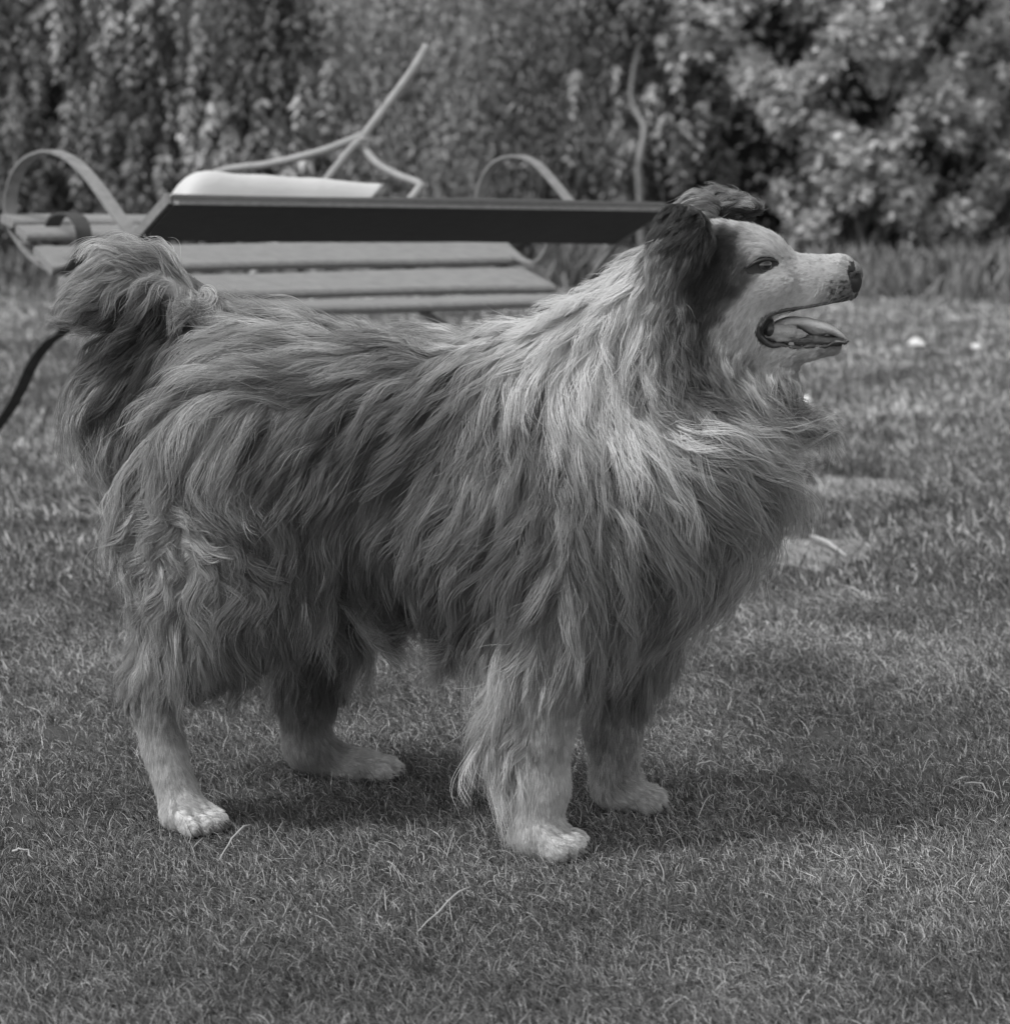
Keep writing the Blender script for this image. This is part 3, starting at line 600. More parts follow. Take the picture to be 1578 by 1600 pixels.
for s in (-1, 1):
    # dark lower lip and gum line
    lp = [(1190, 497, -40), (1183, 514, -42), (1188, 528, -42), (1206, 538, -40), (1235, 542, -35), (1265, 542, -29), (1292, 539, -24), (1314, 534, -18), (1324, 534, -8)]
    P_ = [H3(x, y, -s * d * MPP * .0) for x, y, d in lp]
    P_ = []
    for x, y, d in lp:
        q = surf_y(x, y + 5 if y > 515 else y, s); q = s * max(abs(q), abs(d) * MPP * .62); P_.append(H3(x, y, q))
    P_ = [p + (0 if i_ in (0,) else 1) * np.array((0, 0, 1.6 * math.sin(i_ * 2.1 + s))) * MPP for i_, p in enumerate(spline(P_, 2))]
    V, Fc = sweep(spline(P_, 3), [(a * .9, b * 1.2) for a, b in circ(3.8 * MPP, 8)], up=(0, 1, 0), scale=[(1.3 if i < 20 else .9 + .3 * math.sin(i * 1.3) + .2 * math.sin(i * 2.9)) for i in range(49)]); mesh_obj('lower_lip', V, Fc, M_GUM, DOG)
    lp = [(1184, 510), (1194, 496), (1213, 487), (1240, 482), (1268, 478), (1300, 472), (1325, 462)]
    P_ = [H3(x, y, surf_y(x, y - 6, s) * .97) for x, y in lp]
    V, Fc = sweep(spline(P_, 6), circ(3.0 * MPP, 8), up=(0, 1, 0), scale=list(np.linspace(2.3, 1.0, 18)) + list(np.linspace(1.0, .5, 19))); mesh_obj('upper_lip', V, Fc, M_GUM, DOG)
    # cheek flesh inside the corner and the cheek teeth
    V, Fc = uvsphere((0, 0, 0), 1, 24, 14); V = np.array(V); c = H3(1222, 521, s * 21 * MPP)
    V = c + V * np.array((31, 9, 13)) * MPP * (1 + .38 * np.array([noise.noise(Vector(v) * 2.6) + .5 * noise.noise(Vector(v) * 6) for v in V]))[:, None]; mesh_obj('mouth_lining', V, Fc, M_FLESH, DOG)
    for i, (x, h) in enumerate([(1236, 8), (1249, 5), (1262, 6), (1275, 4), (1302, 12)]):
        b = H3(x, 540, s * (20 - .12 * (x - 1238)) * MPP); w_ = 4.6 if h < 12 else 3.4
        V = [b + np.array((a * w_, c_ * 2.6, 0)) * MPP for a, c_ in [(-1, -1), (1, -1), (1, 1), (-1, 1)]] + [b + np.array((a * w_ * .8, c_ * 1.8, h * .6)) * MPP for a, c_ in [(-1, -1), (1, -1), (1, 1), (-1, 1)]] + [b + np.array((.6, 0, h)) * MPP]
        mesh_obj('tooth', V, [(0, 1, 5, 4), (1, 2, 6, 5), (2, 3, 7, 6), (3, 0, 4, 7), (4, 5, 8), (5, 6, 8), (6, 7, 8), (7, 4, 8)], M_TOOTH, DOG, smooth=False)
for i in range(-2, 3):
    b = H3(1314 - abs(i) * 2, 536, i * 4.2 * MPP); V = [b + np.array((a * 2.2, c_ * 1.8, 0)) * MPP for a, c_ in [(-1, -1), (1, -1), (1, 1), (-1, 1)]] + [b + np.array((a * 1.2 + 1, c_ * 1.4, 7)) * MPP for a, c_ in [(-1, -1), (1, -1), (1, 1), (-1, 1)]]
    mesh_obj('tooth', V, [(0, 1, 5, 4), (1, 2, 6, 5), (2, 3, 7, 6), (3, 0, 4, 7), (4, 5, 6, 7)], M_TOOTH, DOG, smooth=False)

M_CLAW = mat('claw', col=.07, rough=.4, spec=.5)
for (p_, d_) in CLAWS:
    d_ = d_ / np.linalg.norm(d_); q = [p_ - d_ * 6 * MPP, p_ + d_ * 3 * MPP + np.array((0, 0, 1.0)) * MPP, p_ + d_ * 9 * MPP - np.array((0, 0, 3)) * MPP, p_ + d_ * 13 * MPP - np.array((0, 0, 8)) * MPP]
    V, Fc = sweep(q, circ(3.1 * MPP, 8), scale=[1, .95, .7, .25]); mesh_obj('claw', V, Fc, M_CLAW, DOG)
# whiskers
ws = []
for i in range(16):
    x, y = rng.uniform(1262, 1312), rng.uniform(438, 468); a = H3(x, y, surf_y(x, y)); d_ = np.array((-.25 + rng.normal(0, .15), -1, -.35 + rng.normal(0, .2))); L_ = rng.uniform(.02, .04)
    t8 = np.linspace(0, 1, 8)[:, None]; ws.append(a + d_ / np.linalg.norm(d_) * L_ * t8 + np.array((-.010, 0, -.012)) * t8 ** 2)
curves_obj('whiskers', np.array(ws), .00016 * (1 - np.linspace(0, 1, 8) * .8), np.full(len(ws), .6), bpy.data.materials['coat_hair'], DOG)

V, Fc = uvsphere((0, 0, 0), 1, 24, 14); V = np.array(V)
mesh_obj('throat_lining', H3(1199, 513) + V * np.array((13, 34, 17)) * MPP, Fc, M_GUM, DOG)

for s in (-1, 1):
    mesh_obj('mouth_floor', H3(1262, 533, s * 14 * MPP) + V * np.array((58, 9, 10)) * MPP * (1 + .25 * np.array([noise.noise(Vector(v) * 3.3) for v in V]))[:, None], Fc, M_GUM, DOG)
# ------------------------------------------------------------------ lawn
M_GROUND = mat('lawn_soil', col=.075, rough=.95, spec=.1, noise_amt=.45, noise_scale=9, bump=.6, bump_scale=90)
xs = np.concatenate([[-150, -60, -20], np.linspace(-8, 8, 65), [20, 60, 150]]); ys = np.concatenate([[-60, -12], np.linspace(-3, 20, 93), [40, 90, 200]])
gv = np.array([(x, y, 0.0) for y in ys for x in xs]); nx_ = len(xs)
gf = [(j * nx_ + i, j * nx_ + i + 1, (j + 1) * nx_ + i + 1, (j + 1) * nx_ + i) for j in range(len(ys) - 1) for i in range(nx_ - 1)]
def gz(x, y):
    return 0.0 * x
tag(mesh_obj('lawn', gv, gf, M_GROUND), kind='structure')
PATCHES = [(1345, 764, 105, 20, .33), (1262, 862, 95, 22, .30), (1090, 548, 1, 1, .2)]
PC = []
for (px_, py_, rx_, ry_, tn) in PATCHES[:2]:
    a = ongr(px_, py_); b = ongr(px_ + rx_, py_); c = ongr(px_, py_ - ry_)
    PC.append((a[0], a[1], b[0] - a[0], c[1] - a[1]))
M_BARE = mat('bare_earth', col=.27, rough=.95, spec=.1, noise_amt=.35, noise_scale=14, bump=.5, bump_scale=60)
for (cx, cy, rx, ry) in PC:
    V = [(cx, cy, .006)]; n = 40
    for ring in (.5, .8, 1.0):
        for i in range(n):
            a = 2 * math.pi * i / n; r = ring * (1 + .45 * noise.noise((math.cos(a) * 1.7 + cx, math.sin(a) * 1.7, cy)) + .2 * noise.noise((math.cos(a) * 6, math.sin(a) * 6, cx)))
            V.append((cx + rx * r * math.cos(a), cy + ry * r * math.sin(a), .006 if ring < 1 else .001))
    Fc = [(0, 1 + i, 1 + (i + 1) % n) for i in range(n)]
    for k_ in range(2):
        for i in range(n):
            j = (i + 1) % n; Fc.append((1 + k_ * n + i, 1 + (k_ + 1) * n + i, 1 + (k_ + 1) * n + j, 1 + k_ * n + j))
    tag(mesh_obj('bare_patch', V, Fc, M_BARE), kind='structure')
def vnoise(x, y, s, seed=0):
    """cheap value noise, vectorised"""
    gx, gy = np.floor(x / s).astype(np.int64), np.floor(y / s).astype(np.int64); fx, fy = x / s - gx, y / s - gy
    fx = fx * fx * (3 - 2 * fx); fy = fy * fy * (3 - 2 * fy)
    def h(i, j):
        q = (i * 374761393 + j * 668265263 + seed * 144665) & 0x7fffffff; q = ((q ^ (q >> 13)) * 1274126177) & 0x7fffffff
        return (q ^ (q >> 16)) % 10007 / 10007.0
    return (h(gx, gy) * (1 - fx) + h(gx + 1, gy) * fx) * (1 - fy) + (h(gx, gy + 1) * (1 - fx) + h(gx + 1, gy + 1) * fx) * fy
def blades(n, d0, d1, ln, wd, name, k=4, flat=.5, spread=.38):
    u = rng.uniform(size=n); d = (d0 ** .5 + u * (d1 ** .5 - d0 ** .5)) ** 2      # thins out with distance
    y = CAM[1] + d; x = rng.uniform(-1, 1, n) * (spread * d + .25)
    keep = np.ones(n, bool)
    for (cx, cy, rx, ry) in PC: keep &= (((x - cx) / rx) ** 2 + ((y - cy) / ry) ** 2 > .55 + .7 * vnoise(x, y, .12, 21)) | (rng.uniform(size=n) < .5)
    dens = .55 * vnoise(x, y, .045, 1) + .25 * vnoise(x, y, .16, 2) + .2 * vnoise(x, y, .5, 3)
    keep &= rng.uniform(size=n) < np.clip(dens * 2.3 - .3, .12, 1)
    x, y, d, dens = x[keep], y[keep], d[keep], dens[keep]; n = len(x)
    far = np.maximum(1, d / 3.2)
    L = ln * np.exp(rng.normal(0, .35, n)) * np.minimum(far, 2.2); az = rng.uniform(0, 6.283, n); az = az * .75 + 1.6 * vnoise(x, y, .06, 8)
    lean = np.clip(np.abs(rng.normal(flat, .35, n)), .05, 1.35)
    P = np.zeros((n, k, 3)); P[:, 0] = np.stack([x, y, np.zeros(n)], -1); a = lean * .75; p = P[:, 0].copy()
    for i in range(1, k):
        s = L / (k - 1); p = p + np.stack([np.sin(a) * np.cos(az), np.sin(a) * np.sin(az), np.cos(a)], -1) * s[:, None]
        p[:, 2] = np.maximum(p[:, 2], .002); P[:, i] = p; a = np.minimum(a + lean * .45 * rng.uniform(0, 1.6, n), 1.6); az = az + rng.normal(0, .25, n)
    t = np.linspace(0, 1, k); R = (wd * far * rng.uniform(.7, 1.3, n))[:, None] * (1 - t ** 1.6 * .9)[None]
    dry = rng.uniform(size=n) < .22
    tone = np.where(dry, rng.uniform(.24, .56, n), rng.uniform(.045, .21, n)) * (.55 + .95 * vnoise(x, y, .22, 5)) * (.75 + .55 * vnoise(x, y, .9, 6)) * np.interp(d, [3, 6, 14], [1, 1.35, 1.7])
    return curves_obj(name, P, R, tone, M_GRASS)
M_GRASS = hairmat('grass_blade', hair=False)
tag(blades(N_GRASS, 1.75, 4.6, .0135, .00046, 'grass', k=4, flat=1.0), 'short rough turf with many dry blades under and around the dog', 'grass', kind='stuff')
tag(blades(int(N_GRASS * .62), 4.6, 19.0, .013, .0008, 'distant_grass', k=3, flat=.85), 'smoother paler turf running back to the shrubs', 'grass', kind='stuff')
def fallen(name, px_, py_, px2, py2, r, tn, label, cat, sag=.006, m=None):
    a, b = ongr(px_, py_, .018), ongr(px2, py2, .010); n = 7
    pts = [a + (b - a) * i / (n - 1) + np.array((rng.normal(0, .0015), rng.normal(0, .002), sag * math.sin(i / (n - 1) * math.pi) + rng.normal(0, .001))) for i in range(n)]
    V, Fc = sweep(pts, circ(r, 6), scale=[1, .95, .9, .9, .8, .7, .5]); tag(mesh_obj(name, V, Fc, m or mat('dry_stem', col=tn, rough=.8)), label, cat)
M_STRAW = mat('dry_straw', col=.48, rough=.8)
fallen('twig', 1268, 838, 1320, 868, .0050, .4, 'short peeled twig on the bare earth by the chest', 'twig', m=M_STRAW)
fallen('straw', 388, 1288, 340, 1345, .0013, .4, 'thin bleached straw lying just right of the near hind paw', 'straw', m=M_STRAW)
fallen('straw', 735, 1385, 655, 1455, .0012, .4, 'long dry grass stem in the turf below the near front paw', 'straw', m=M_STRAW)
fallen('straw', 1505, 1222, 1560, 1248, .0014, .4, 'pale stem lying in the turf level with the far front paw', 'straw', m=M_STRAW)
fallen('straw', 1085, 1195, 1135, 1200, .0012, .4, 'short pale straw right of the far front leg', 'straw', m=M_STRAW)
fallen('straw', 20, 1330, 52, 1342, .0015, .4, 'pale straw stub on the turf in front of the hind legs, far from the rest', 'straw', m=M_STRAW)

# ------------------------------------------------------------------ white ball and scraps on the lawn
M_WHITE = mat('white_rubber', col=.75, rough=.6, bump=.2, bump_scale=200)
b0 = ongr(1258, 640); V, Fc = uvsphere((b0[0], b0[1], .023), .0235); tag(mesh_obj('ball', V, Fc, M_WHITE), 'small white ball on the lawn below the dog\'s chin', 'ball')
def scrap(px_, py_, wpx, hgt, label):
    c = ongr(px_, py_); hw = wpx * (c[1] - CAM[1]) / F_PX / 2; V = []; n = 9; m_ = 6
    for j in range(m_):
        for i in range(n):
            u, v = i / (n - 1) * 2 - 1, j / (m_ - 1) * 2 - 1
            V.append((c[0] + u * hw * (1 - .15 * abs(v)), c[1] + v * hw * .9, .012 + hgt * (1 - u * u * .6) * (.5 + .5 * v) + .006 * noise.noise((u * 2 + c[0], v * 2, 3))))
    N_ = len(V); V += [(x, y, z - .003) for x, y, z in V]
    Fc = [(j * n + i, j * n + i + 1, (j + 1) * n + i + 1, (j + 1) * n + i) for j in range(m_ - 1) for i in range(n - 1)]
    Fc += [tuple(N_ + k_ for k_ in f[::-1]) for f in Fc]
    tag(mesh_obj('paper_scrap', V, Fc, M_WHITE), label, 'paper')
scrap(1432, 543, 26, .030, 'crumpled white paper scrap on the open lawn beyond the ball')
scrap(1527, 549, 18, .024, 'smaller white paper scrap farther right than its crumpled twin')

# ------------------------------------------------------------------ garden bench, seen from behind
M_IRON_SHADE = mat('shaded_iron', col=.07, rough=.7, noise_amt=.3, noise_scale=40)  # shaded copy of the iron: shade on left legs and scroll painted dark
M_IRON = mat('painted_iron', col=.25, rough=.5, spec=.4, noise_amt=.22, noise_scale=40, bump=.2, bump_scale=150)
M_WOOD = mat('weathered_board', col=.28, rough=.75, noise_amt=.22, noise_scale=12, bump=.25, bump_scale=80, stretch=(1, 12, 12))
M_WOOD_SHADE = mat('shaded_board', col=.09, rough=.6, noise_amt=.2, noise_scale=12, bump=.2, bump_scale=70, stretch=(1, 12, 12))  # board wood darkened to hold the shade on its rear face
YAW = math.radians(30); U = np.array((math.cos(YAW), math.sin(YAW), 0)); Vv = np.array((-math.sin(YAW), math.cos(YAW), 0))
PL = at(213, 374, 2.38); PR = at(957, 380, 3.0)
def EL(x, y): return onplane(x, y, PL, U)
def ER(x, y): return onplane(x, y, PR, U)
BENCH = empty('garden_bench', (PL[0] + .3, PL[1] + .4, 0), 'slatted garden bench with scrolled flat-iron arms, seen from behind over the dog\'s back', 'bench')
def part(name, V, Fc, m, smooth=False, parent=BENCH, label=None):
    o = mesh_obj(name, V, Fc, m, parent, smooth=smooth)
    if label: o['label'] = label
    return o
def strap(name, pts, wd=.028, th=.006, m=M_IRON, n=8):
    P = spline(pts, n); V, Fc = sweep(P, [(-th / 2, -wd / 2), (th / 2, -wd / 2), (th / 2, wd / 2), (-th / 2, wd / 2)], up=U)
    return part(name, V, Fc, m)
armL = [(213, 374), (180, 330), (150, 288), (122, 257), (98, 241), (72, 236), (40, 252), (20, 290), (18, 345), (48, 395), (88, 424), (118, 412), (131, 380), (126, 347), (108, 333), (90, 338), (82, 352)]
strap('arm', [EL(*p) for p in armL[:11]], wd=.030); strap('scroll', [EL(*p) for p in armL[10:]], wd=.034, m=M_IRON_SHADE)  # end of the arm split off to carry the painted shade
armR = [(957, 380), (925, 352), (895, 320), (862, 280), (835, 253), (806, 243), (775, 254), (755, 285), (750, 330), (776, 378), (812, 404), (838, 410), (856, 392), (860, 368), (848, 350), (832, 348), (826, 360)]
strap('arm', [ER(*p) for p in armR], wd=.024)
P_ = [EL(270, 309) - U * .008, EL(212, 375) - U * .008, EL(186, 430) - U * .008, EL(165, 490) - U * .008]
V, Fc = sweep(P_, [(-.011, -.004), (.011, -.004), (.011, .004), (-.011, .004)], up=U); part('back_strap', V, Fc, M_IRON)
strap('back_strap', [ER(1040, 322) + U * .004, ER(961, 382) + U * .004, ER(925, 428) + U * .004, ER(886, 470) + U * .004], n=2, wd=.012)
strap('leg', [EL(105, 478), EL(100, 515), EL(78, 532), EL(54, 562), EL(34, 604), EL(14, 640), EL(-20, 690), np.append(EL(-50, 770)[:2], 0.0)], m=M_IRON_SHADE)
strap('leg', [ER(*p) for p in [(850, 478), (846, 520), (826, 545), (800, 590), (788, 640)]] + [np.append(ER(805, 720)[:2], 0.0)])
strap('leg', [EL(165, 490), EL(190, 560), EL(225, 640), EL(245, 720), np.append(EL(275, 800)[:2], 0.0)], m=M_IRON_SHADE)
strap('leg', [ER(886, 470), ER(905, 520), ER(935, 590), np.append(ER(960, 680)[:2], 0.0)])
d0 = EL(165, 490) + (ER(886, 470) - EL(165, 490)) * .66
V, Fc = sweep([d0 + Vv * .05, d0 + U * .06 - np.array((0, 0, .05)), d0 + U * .16 - np.array((0, 0, .13)), d0 + U * .34 - np.array((0, 0, .20))], circ(.009, 8)); part('brace', V, Fc, M_IRON, True)
def board(name, a0, a1, b0_, b1_, th, m, label=None, ov=0.0, seg=14):
    """board from the left end section a0-a1 to the right end section b0-b1, with softened long edges"""
    V = []; Fc = []
    axis = (b0_ - a0) / np.linalg.norm(b0_ - a0)
    for s in range(seg + 1):
        t = s / seg; c0 = a0 + (b0_ - a0) * t + axis * ov * (2 * t - 1); c1 = a1 + (b1_ - a1) * t + axis * ov * (2 * t - 1)
        wv = c1 - c0; wl = np.linalg.norm(wv); wn = wv / wl; nn = np.cross(axis, wn); nn /= np.linalg.norm(nn); r = th * .3
        bow = .0015 * math.sin(t * 9 + c0[2] * 40)
        for (a, b) in [(r, 0), (wl - r, 0), (wl, r), (wl, th - r), (wl - r, th), (r, th), (0, th - r), (0, r)]:
            V.append(c0 + wn * a + nn * (-b + bow))
    for s in range(seg):
        for j in range(8):
            q = (j + 1) % 8; Fc.append((s * 8 + j, s * 8 + q, (s + 1) * 8 + q, (s + 1) * 8 + j))
    Fc.append(tuple(range(8))[::-1]); Fc.append(tuple(seg * 8 + j for j in range(8)))
    return part(name, V, Fc, m, label=label)
board('back_board', EL(222, 377), EL(275, 317), ER(957, 382), ER(1042, 328), .022, M_WOOD_SHADE, 'broad board along the top of the backrest, shade painted dark into it')
# added strip in paler wood, painting the lit upper edge of the board
tl, tr = EL(275, 316), ER(1042, 327)
V, Fc = sweep([tl, tr], [(-.013, -.004), (.013, -.004), (.013, .004), (-.013, .004)]); part('lit_edge', V + [], Fc, M_WOOD)
secs = [((166, 486), (140, 474), (898, 468), (868, 459)), ((130, 460), (105, 431), (858, 447), (819, 416)), ((96, 417), (66, 382), (809, 403), (778, 375)), ((56, 365), (38, 350), (766, 364), (752, 350)), ((34, 344), (14, 334), (748, 343), (732, 334))]
for (a, b, c, d_) in secs:
    board('seat_slat', EL(*a), EL(*b), ER(*c), ER(*d_), .02, M_WOOD, ov=.02)
for E_, k_ in ((EL, 0), (ER, 1)):
    q = [s_[2 * k_:2 * k_ + 2] for s_ in secs]; pts = [E_(x, y) for ab in q for (x, y) in ab]
    off = (U if k_ == 0 else -U) * .03 - np.array((0, 0, .030))
    strap('seat_bearer', [p + off for p in pts], wd=.022, n=2)

# cushion propped on the seat behind the back board, its right end folded open
M_CLOTH = mat('white_cloth', col=.62, rough=.9, spec=.1, noise_amt=.05, noise_scale=6, bump=.25, bump_scale=25)
_b = EL(275, 316) + Vv * .09; _b = _b + Vv * .13; cl = onplane(270, 330, _b, Vv); cr = onplane(596, 334, _b, Vv)
ax = (cr - cl); clen = np.linalg.norm(ax); ax = ax / clen; fw = np.cross((0, 0, 1), ax); 
hL = onplane(320, 254, _b, Vv)[2] - cl[2]; nS, nA = 40, 28; V = []; Fc = []
for i in range(nS + 1):
    t = i / nS; e = min(1, t / .2); hh = hL * (1 - .24 * t) * (math.sqrt(max(0, 1 - (1 - e) ** 2.2)) * .97 + .03)
    hh += .004 * noise.noise((t * 5, 0, 0))
    for j in range(nA):
        a = 2 * math.pi * j / nA; cx = abs(math.cos(a)) ** .7 * math.copysign(1, math.cos(a)); cz = abs(math.sin(a)) ** .8 * math.copysign(1, math.sin(a))
        z = hh * (cz if cz > 0 else cz * .12); 
        cut = .20 * (max(0, (t - .6) / .4)) ** 2 * (1 - max(0, cz)) ** .8 * clen
        V.append(cl + ax * (clen * t - cut) + fw * cx * .055 * (1 + .1 * noise.noise((t * 4, cx, cz))) + np.array((0, 0, z - .01)))
for i in range(nS):
    for j in range(nA):
        q = (j + 1) % nA; Fc.append((i * nA + j, i * nA + q, (i + 1) * nA + q, (i + 1) * nA + j))
Fc.append(tuple(range(nA))[::-1]); 
inn = len(V)
for j in range(nA):
    p = V[nS * nA + j]; c = sum(V[nS * nA + q] for q in range(nA)) / nA; V.append(c + (p - c) * .82 - ax * .0)
for j in range(nA):
    p = V[inn + j]; V.append(p - ax * .10)
for j in range(nA):
    q = (j + 1) % nA; Fc.append((nS * nA + j, nS * nA + q, inn + q, inn + j)); Fc.append((inn + j, inn + q, inn + nA + q, inn + nA + j))
Fc.append(tuple(inn + nA + j for j in range(nA)))
CUSH = mesh_obj('cushion', V, Fc, M_CLOTH); tag(CUSH, 'plump white cushion showing above the bench\'s dark back board', 'cushion')

# leaning iron plant support behind the bench
YS = 3.75
SUP = empty('plant_support', at(440, 741, YS) * np.array((1, 1, 0)), 'pale iron plant support leaning behind the bench, forking into curved arms', 'plant support')
M_PALE = mat('galvanised_iron', col=.36, rough=.6, noise_amt=.15, noise_scale=30)
def rod(name, pix, r):
    P = spline([at(x, y, YS + dy) for x, y, dy in pix], 8); n = len(P); V, Fc = sweep(P, circ(r, 10)); return part(name, V, Fc, M_PALE, True, SUP)
gp = at(130, 741, YS); gp[2] = 0
rod('pole', [(235, 640, 0), (515, 275, 0), (568, 212, 0), (640, 116, .02), (668, 70, .03)], .0115)
rod('arm', [(290, 292, .12), (350, 266, .10), (420, 256, .06), (495, 238, .03), (540, 222, .01), (566, 211, 0)], .0105)
rod('arm', [(566, 214, -.01), (572, 234, .0), (590, 256, -.03), (622, 274, -.06), (655, 287, -.10), (650, 300, -.12), (630, 325, -.14)], .0105)

# ------------------------------------------------------------------ shrubs beyond the lawn
def leaves_mesh(P, D, N_, Ls, W_):
    """pointed folded leaves: base P, direction D, face normal N_, length Ls, half width W_"""
    n = len(P); D = D / np.linalg.norm(D, axis=1, keepdims=True); Sd = np.cross(D, N_); Sd /= np.linalg.norm(Sd, axis=1, keepdims=True) + 1e-9; Up = np.cross(Sd, D)
    L = Ls[:, None]; W = W_[:, None]
    v = np.stack([P, P + D * L * .35 + Sd * W + Up * W * .25, P + D * L * .72 + Sd * W * .8 + Up * W * .15 - Up * L * .04, P + D * L - Up * L * .12,
                  P + D * L * .72 - Sd * W * .8 + Up * W * .15 - Up * L * .04, P + D * L * .35 - Sd * W + Up * W * .25, P + D * L * .5 - Up * L * .01], 1).reshape(-1, 3)
    base = (np.arange(n) * 7)[:, None]
    f = np.concatenate([base + np.array(q)[None] for q in [(0, 1, 6), (1, 2, 6), (2, 3, 6), (3, 4, 6), (4, 5, 6), (5, 0, 6)]])
    return v, f
def leafmat(name, rough=.4, spec=.6):
    m = mat(name, attr='tone', rough=rough, spec=spec); b = m.node_tree.nodes['Principled BSDF']; return m
M_LEAF = leafmat('glossy_leaf', .38, .7); M_LEAF2 = leafmat('soft_leaf', .6, .4); M_BARK = mat('bark', col=.16, rough=.9, noise_amt=.4, noise_scale=14, bump=.6, bump_scale=40)
def foliage(name, P, D, L, W, tone, m, parent, stuff=True, nrm=(0, -.35, .8)):
    N_ = np.array(nrm) + rng.normal(0, .35, (len(P), 3)); v, f = leaves_mesh(P, D, N_, L, W)
    o = mesh_obj(name, v, f, m, parent, smooth=False, tone=np.repeat(tone, 7))
    if stuff: o['kind'] = 'stuff'
    return o
def stems(parent, base, tips, r=.03, bend=.3):
    parts = []
    for tpt in tips:
        b = base + rng.normal(0, .08, 3) * (1, 1, 0); b[2] = 0; m1 = b + (tpt - b) * .5 + rng.normal(0, bend * .3, 3)
        parts.append(sweep(spline([b, m1, tpt], 5), circ(r, 6), scale=list(np.linspace(1, .3, 11))))
    V, Fc = merge_geo([(np.array(v), f) for v, f in parts]); return mesh_obj('stem', V, Fc, M_BARK, parent)
YH = 14.0
def droopy(px0, px1, top, nsh, label, Y=YH, tn=(.10, .26), lf=.095, group=None):
    """tall shrub of upright stems with hanging leafy shoots"""
    a, b = at(px0, 437, Y), at(px1, 437, Y); c = (a + b) / 2; hw = (b[0] - a[0]) / 2; H_ = at(px0, top, Y)[2]
    root = empty('tall_shrub', (c[0], Y, 0), label, 'shrub', group or 'tall shrubs along the back of the lawn')
    stems(root, np.array((c[0], Y + .3, 0)), [np.array((c[0] + rng.uniform(-hw, hw), Y + rng.uniform(0, .6), rng.uniform(.6, 1) * H_)) for _ in range(9)], .028)
    P = []; D = []; Tn = []; Ls = []
    for _ in range(nsh):
        s = np.array((c[0] + rng.normal(0, hw * .55), Y + rng.uniform(-.35, .7), rng.uniform(.12, 1.0) ** .8 * H_)); ln = rng.uniform(.25, .7)
        az = rng.uniform(0, 6.28); o = np.array((math.cos(az), math.sin(az) - .3, 0)) * .25 * ln; n = int(ln / .018); b_ = rng.uniform(*tn) * (.35 + 1.5 * max(0, .5 + noise.noise((s[0] * 2.4, s[1] * 2, s[2] * 1.3))))
        t = np.linspace(0, 1, n); q = s + o * t[:, None] + np.stack([0 * t, 0 * t, .12 * ln * np.sin(t * 3) - ln * t ** 1.3], -1)
        q[:, 2] = np.maximum(q[:, 2], .05); P.append(q)
        th = np.arange(n) * 2.4 + rng.uniform(0, 6); D.append(np.stack([np.cos(th) * .6, np.sin(th) * .6, -.55 + 0 * th], -1) + rng.normal(0, .15, (n, 3))); Tn.append(b_ * rng.uniform(.75, 1.25, n)); Ls.append(lf * rng.uniform(.7, 1.25, n) * (1 - .4 * t))
    P, D, Tn, Ls = map(np.concatenate, (P, D, Tn, Ls)); foliage('foliage', P, D, Ls, Ls * .2, Tn, M_LEAF2, root); return root
def feathery(px0, px1, top, n, label, Y=YH, tn=(.05, .14), lf=.05):
    a, b = at(px0, 437, Y), at(px1, 437, Y); c = (a + b) / 2; hw = (b[0] - a[0]) / 2; H_ = at(px0, top, Y)[2]
    root = empty('feathery_shrub', (c[0], Y, 0), label, 'shrub')
    tips = [np.array((c[0] + rng.uniform(-hw, hw), Y + rng.uniform(-.3, .6), rng.uniform(.7, 1) * H_)) for _ in range(14)]; stems(root, np.array((c[0], Y + .2, 0)), tips, .022)
    nc = n // 90; cc = np.stack([c[0] + rng.uniform(-1, 1, nc) * hw, Y + rng.uniform(-.35, .7, nc), rng.uniform(.06, 1, nc) * H_], -1); rr = rng.uniform(.08, .22, nc); tt = rng.uniform(*tn, nc)
    i = rng.integers(0, nc, n); P = cc[i] + rng.normal(0, 1, (n, 3)) * rr[i][:, None] * (.8, .8, 1.2); P[:, 2] = np.maximum(P[:, 2], .03)
    D = rng.normal(0, .5, (n, 3)) + (0, 0, .7); Ls = lf * rng.uniform(.6, 1.3, n); foliage('foliage', P, D, Ls, Ls * .11, tt[i] * rng.uniform(.7, 1.3, n), M_LEAF2, root); return root
droopy(-420, -80, -160, 260, 'dark tall shrub at the far left end of the row'); droopy(-120, 160, -120, 330, 'dark shrub with hanging shoots behind the bench\'s left arm')
droopy(140, 330, -130, 300, 'shrub with pale drooping spikes above the left end of the cushion', tn=(.12, .40)); droopy(310, 520, -110, 340, 'shrub with mottled hanging leaves above the cushion\'s middle', tn=(.10, .34))
feathery(490, 760, -120, 26000, 'pale feathery shrub rising behind the iron plant support', tn=(.30, .5)); feathery(730, 960, -90, 20000, 'darker fine-leaved shrub behind the bench\'s right arm', tn=(.15, .34))
droopy(900, 1080, -100, 260, 'thin shrub with a bare pale stem left of the glossy bush', tn=(.10, .28))
droopy(1500, 1820, -120, 330, 'dark shrub at the far right end of the row', Y=14.6)
V, Fc = sweep(spline([at(1003, 437, 13.6) * (1, 1, 0), at(1000, 330, 13.6), at(998, 250, 13.55), at(1006, 200, 13.6), at(985, 150, 13.7), at(1000, 60, 13.8)], 6), circ(.026, 8), scale=list(np.linspace(1, .5, 31)))
tag(mesh_obj('sapling', V, Fc, mat('pale_bark', col=.3, rough=.8, noise_amt=.3, noise_scale=10)), 'slender bare pale trunk standing behind the dog\'s ears', 'tree')

